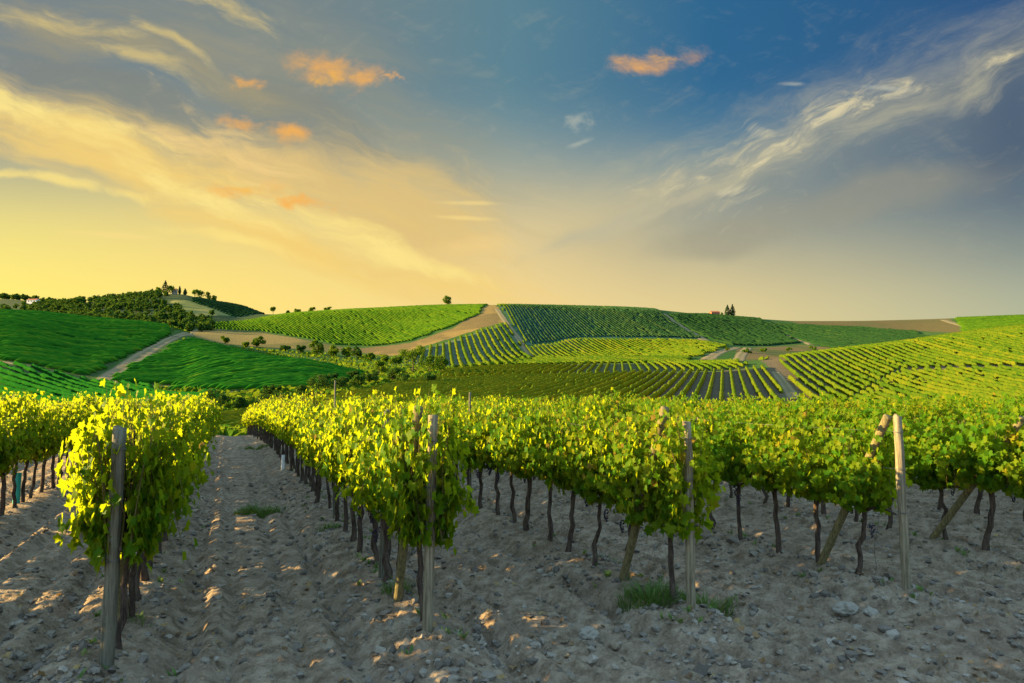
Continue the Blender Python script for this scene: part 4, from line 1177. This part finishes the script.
# ------------------------------------------------------------------ houses
def house(name, px, Y, w, d, h, roof_h, wall_m, label, rz=0.0, lift=0.0, nwin=3, chimney=True):
    x, y = at(px, Y); z = float(height(np.array([x]), np.array([y]))[0]) + lift
    o = empty(name, (x, y, z), rz); tag(o, label, 'house')
    mb = MB(); box(mb, (0, 0, h / 2 - 1), (w, d, h + 2))
    ga = np.array([(-w / 2, -d / 2, h), (-w / 2, d / 2, h), (-w / 2, 0, h + roof_h * .96), (w / 2, -d / 2, h), (w / 2, d / 2, h), (w / 2, 0, h + roof_h * .96)])
    mb.put(ga, np.array([(0, 2, 1), (3, 4, 5)])); mb.build('wall', wall_m, o, smooth=False)
    rb = MB(); e = .35
    for s in (-1, 1):
        V = np.array([(-w / 2 - e, s * (d / 2 + e), h - .15), (w / 2 + e, s * (d / 2 + e), h - .15), (w / 2 + e, 0, h + roof_h), (-w / 2 - e, 0, h + roof_h)])
        rb.put(np.vstack([V, V + (0, 0, .18)]), np.array([(0, 1, 2, 3), (4, 5, 6, 7), (0, 1, 5, 4), (1, 2, 6, 5), (3, 0, 4, 7)]))
    ro = rb.build('roof', M_ROOF, o, smooth=False)
    if chimney:
        cb = MB(); box(cb, (w * .25, .4, h + roof_h * .9), (.7, .7, 1.4)); cb.build('chimney', wall_m, ro, smooth=False)
    for k in range(nwin):
        wb = MB(); box(wb, (-w / 2 + w * (k + .7) / (nwin + .4), -d / 2, h * .62), (w * .09, .12, h * .3)); wb.build('window', M_GLASS, o, smooth=False)
    db = MB(); box(db, (w * .33, -d / 2, h * .27), (w * .1, .14, h * .54)); db.build('door', M_DOOR, o, smooth=False)
house('farm_shed', 715.5, 752, 9.5, 6, 3.0, 1.5, M_WALL_R, 'small red house on the hill crest left of two cypresses', .1, .2)
house('farmhouse', 31, 975, 15, 8, 5, 2, M_WALL_W, 'white farmhouse among trees on the far left hill', -.15, 2)
house('villa', 172.5, 880, 6, 5, 5, 1.6, M_WALL_S, 'stone villa between cypresses on top of the wooded hill', .2, .5)

# ------------------------------------------------------------------ grass, clods, stones
def tuft(p, w, h, n, label, name='grass_tuft', seed=0):
    r = np.random.default_rng(seed + 31); mb = MB()
    a = r.uniform(0, 6.28, n); rad = np.sqrt(r.random(n)) * w / 2
    bx, by = np.cos(a) * rad * 1.2, np.sin(a) * rad * .8
    L = h * r.uniform(.35, 1.05, n) * (1.1 - .7 * rad / (w / 2)); la = a + r.normal(0, .8, n); bend = r.uniform(.2, .95, n) * L
    t = np.linspace(0, 1, 4)
    cx = bx[:, None] + np.cos(la)[:, None] * bend[:, None] * t ** 1.8; cy = by[:, None] + np.sin(la)[:, None] * bend[:, None] * t ** 1.8
    gz = near_height(bx + p[0], by + p[1]) - ground(p)
    cz = gz[:, None] - .02 + L[:, None] * t * (1 - .25 * t)
    wd = .0055 * (1 - t ** 2 * .9) * 1.3
    ox, oy = -np.sin(la)[:, None] * wd, np.cos(la)[:, None] * wd
    V = np.stack([np.stack([cx + ox, cy + oy, cz], -1), np.stack([cx - ox, cy - oy, cz], -1)], 2).reshape(n, 8, 3)
    q = np.array([(0, 1, 3, 2), (2, 3, 5, 4), (4, 5, 7, 6)])
    F = (q[None] + (np.arange(n) * 8)[:, None, None]).reshape(-1, 4)
    mb.put(V.reshape(-1, 3), F, np.repeat(np.clip(r.normal(.45, .25, n), 0, 1), 8))
    o = mb.build(name, M_GRASS, smooth=False); o.location = (p[0], p[1], ground(p)); tag(o, label, 'grass')
def gpt(px, py, zg=0.0):
    u, v = pix_dir(px, py); y = 8.0
    for _ in range(30): y = (float(near_plain(np.array(0.), np.array(y))) - CAM_Z + 0) / v
    return np.array([u * y, y])
tuft(gpt(652, 608), .62, .36, 520, 'bushy green grass clump left of the third end post foot', seed=1)
tuft(gpt(709, 604), .52, .30, 340, 'green grass clump right of the third end post foot', seed=2)
tuft(gpt(258, 512), .75, .30, 800, 'small grass tuft growing in the lane between the two left rows', seed=3)
tuft(gpt(256, 449), 1.2, .3, 700, 'green weeds at the far end of the lane', seed=4)
tuft(gpt(398, 605), .30, .30, 120, 'thin dry grass at the foot of the second row brace', seed=5)
tuft(gpt(328, 535), .35, .2, 160, 'dry sunlit weed beside the second row', seed=6)
tuft(gpt(136, 632), .25, .12, 60, 'tiny yellowish weed right of the leftmost post', seed=7)
tuft(gpt(612, 558), .3, .16, 120, 'small weed under the third row vines', seed=8)

def icos(sub):
    bm = bmesh.new(); bmesh.ops.create_icosphere(bm, subdivisions=sub, radius=1); bm.verts.ensure_lookup_table()
    v = np.array([q.co[:] for q in bm.verts]); f = np.array([[q.index for q in p.verts] for p in bm.faces]); bm.free(); return v, f
IV, IF = icos(1)
cl = MB(); cr = np.random.default_rng(3)
N = 26000
yy = 3.6 + 16 * cr.random(N) ** 2.1; xx = (cr.uniform(-.85, .85, N)) * yy
q = xx * RN[0] + yy * RN[1]; w = ((q - Q0) / QS); w = abs(w - np.floor(w + .5)) * QS
keep = cr.random(N) < np.where(w < .75, 1.0, .42) * (.35 + .65 * (fbm(xx * 1.2, yy * 1.2, 3, 66) > -.05))
xx, yy = xx[keep], yy[keep]; n = len(xx)
sz = .009 + .036 * cr.random(n) ** 2.6 + (cr.random(n) < .03) * cr.uniform(.01, .035, n)
zz = near_height(xx, yy) + sz * .25
a = cr.uniform(0, 6.28, n)
defo = 1 + .28 * cr.normal(0, 1, (n, len(IV)))
V = IV[None] * defo[..., None] * (sz[:, None, None] * np.stack([cr.uniform(.8, 1.5, n), cr.uniform(.8, 1.3, n), cr.uniform(.55, .95, n)], -1)[:, None])
ca, sa = np.cos(a)[:, None], np.sin(a)[:, None]
V = np.stack([V[..., 0] * ca - V[..., 1] * sa, V[..., 0] * sa + V[..., 1] * ca, V[..., 2]], -1) + np.stack([xx, yy, zz], -1)[:, None]
cl.put(V.reshape(-1, 3), (IF[None] + (np.arange(n) * len(IV))[:, None, None]).reshape(-1, 3), np.repeat(cr.random(n), len(IV)))
tag(cl.build('soil_clods', M_CLOD, smooth=False), 'crumbled clods and pebbles scattered over the tilled soil', 'clods', kind='stuff')

IV2, IF2 = icos(3)
for i, (px, py, s, lab, m_) in enumerate([(588, 636, .085, 'large pale clod on bare soil before the third end post', M_STONE), (562, 641, .06, 'brownish clod left of the large pale clod', M_SOIL),
        (614, 643, .055, 'flat clod right of the large pale clod', M_SOIL), (846, 612, .10, 'pale stone left of the rightmost end post', M_STONE), (870, 616, .06, 'small stone beside the rightmost end post', M_STONE),
        (724, 578, .07, 'reddish clod lying under the vines right of the third post', M_SOIL), (322, 603, .05, 'small clod on the bank of the second row', M_SOIL), (440, 655, .07, 'rounded clod in front of the second end post', M_SOIL),
        (905, 618, .08, 'wide clod in front of the rightmost end post', M_SOIL), (388, 664, .07, 'lumpy clod at the bottom of the photo left of the second post', M_SOIL)]):
    p = gpt(px, py); r = np.random.default_rng(80 + i); mb = MB()
    d = 1 + .45 * fbm(IV2[:, 0] * 1.6 + i * 9, IV2[:, 1] * 1.6 + IV2[:, 2] * 1.3, 4, i) + .05 * r.normal(0, 1, len(IV2))
    mb.put(IV2 * d[:, None] * s * np.array([1.25, 1.0, .72]), IF2)
    o = mb.build('clod' if m_ is M_SOIL else 'stone', m_, smooth=False); o.location = (p[0], p[1], float(near_height(p[:1], p[1:])[0]) + s * .35); o.rotation_euler = (0, 0, r.uniform(0, 6))
    tag(o, lab, 'clod' if m_ is M_SOIL else 'stone')

# sparse weeds along the foot of the rows
wd = MB(); n = 0
for _ in range(240):
    k = int(cr.integers(0, 5)); t = cr.random() ** 1.5 * 16 - .3; p = row_start(k) + RD * t + RN * cr.normal(0, .28)
    h0 = float(near_height(p[:1], p[1:])[0]); m_ = int(cr.integers(4, 12))
    a = cr.uniform(0, 6.28, m_); o = np.stack([np.cos(a), np.sin(a), cr.uniform(.2, 1.2, m_)], -1)
    put_leaves(wd, np.repeat(np.array([[p[0], p[1], h0]]), m_, 0) + cr.normal(0, .015, (m_, 3)) * (1, 1, 0), np.stack([-o[:, 0], -o[:, 1], np.full(m_, .9)], -1), o, cr.uniform(.03, .10, m_), cr.random(m_),
               (np.array([(-.08, 0, 0), (.08, 0, 0), (.16, .55, .05), (0, 1, -.05), (-.16, .55, .05)]), np.array([(0, 1, 2), (0, 2, 4), (4, 2, 3)])))
tag(wd.build('row_weeds', M_GRASS, smooth=False), 'sparse small weeds sprouting along the foot of the vine rows', 'weeds', kind='stuff')

# dry leaves fallen on the soil
fl = MB(); n = 900
yy = 4.2 + 12 * cr.random(n) ** 1.6; xx = cr.uniform(-.8, .8, n) * yy
put_leaves(fl, np.stack([xx, yy, near_height(xx, yy) + .012], -1), np.stack([cr.normal(0, .35, n), cr.normal(0, .35, n), np.ones(n)], -1), cr.normal(0, 1, (n, 3)), cr.uniform(.03, .075, n), np.clip(cr.normal(.5, .3, n), 0, 1))
M_DRY = leaf_mat('dry_leaf', [(0, (.10, .055, .025)), (.6, (.20, .12, .05)), (1, (.28, .20, .07))], trans=(.25, .14, .04), tmix=.2)
tag(fl.build('fallen_leaves', M_DRY, smooth=False), 'dry brown leaves scattered on the soil', 'fallen leaves', kind='stuff')
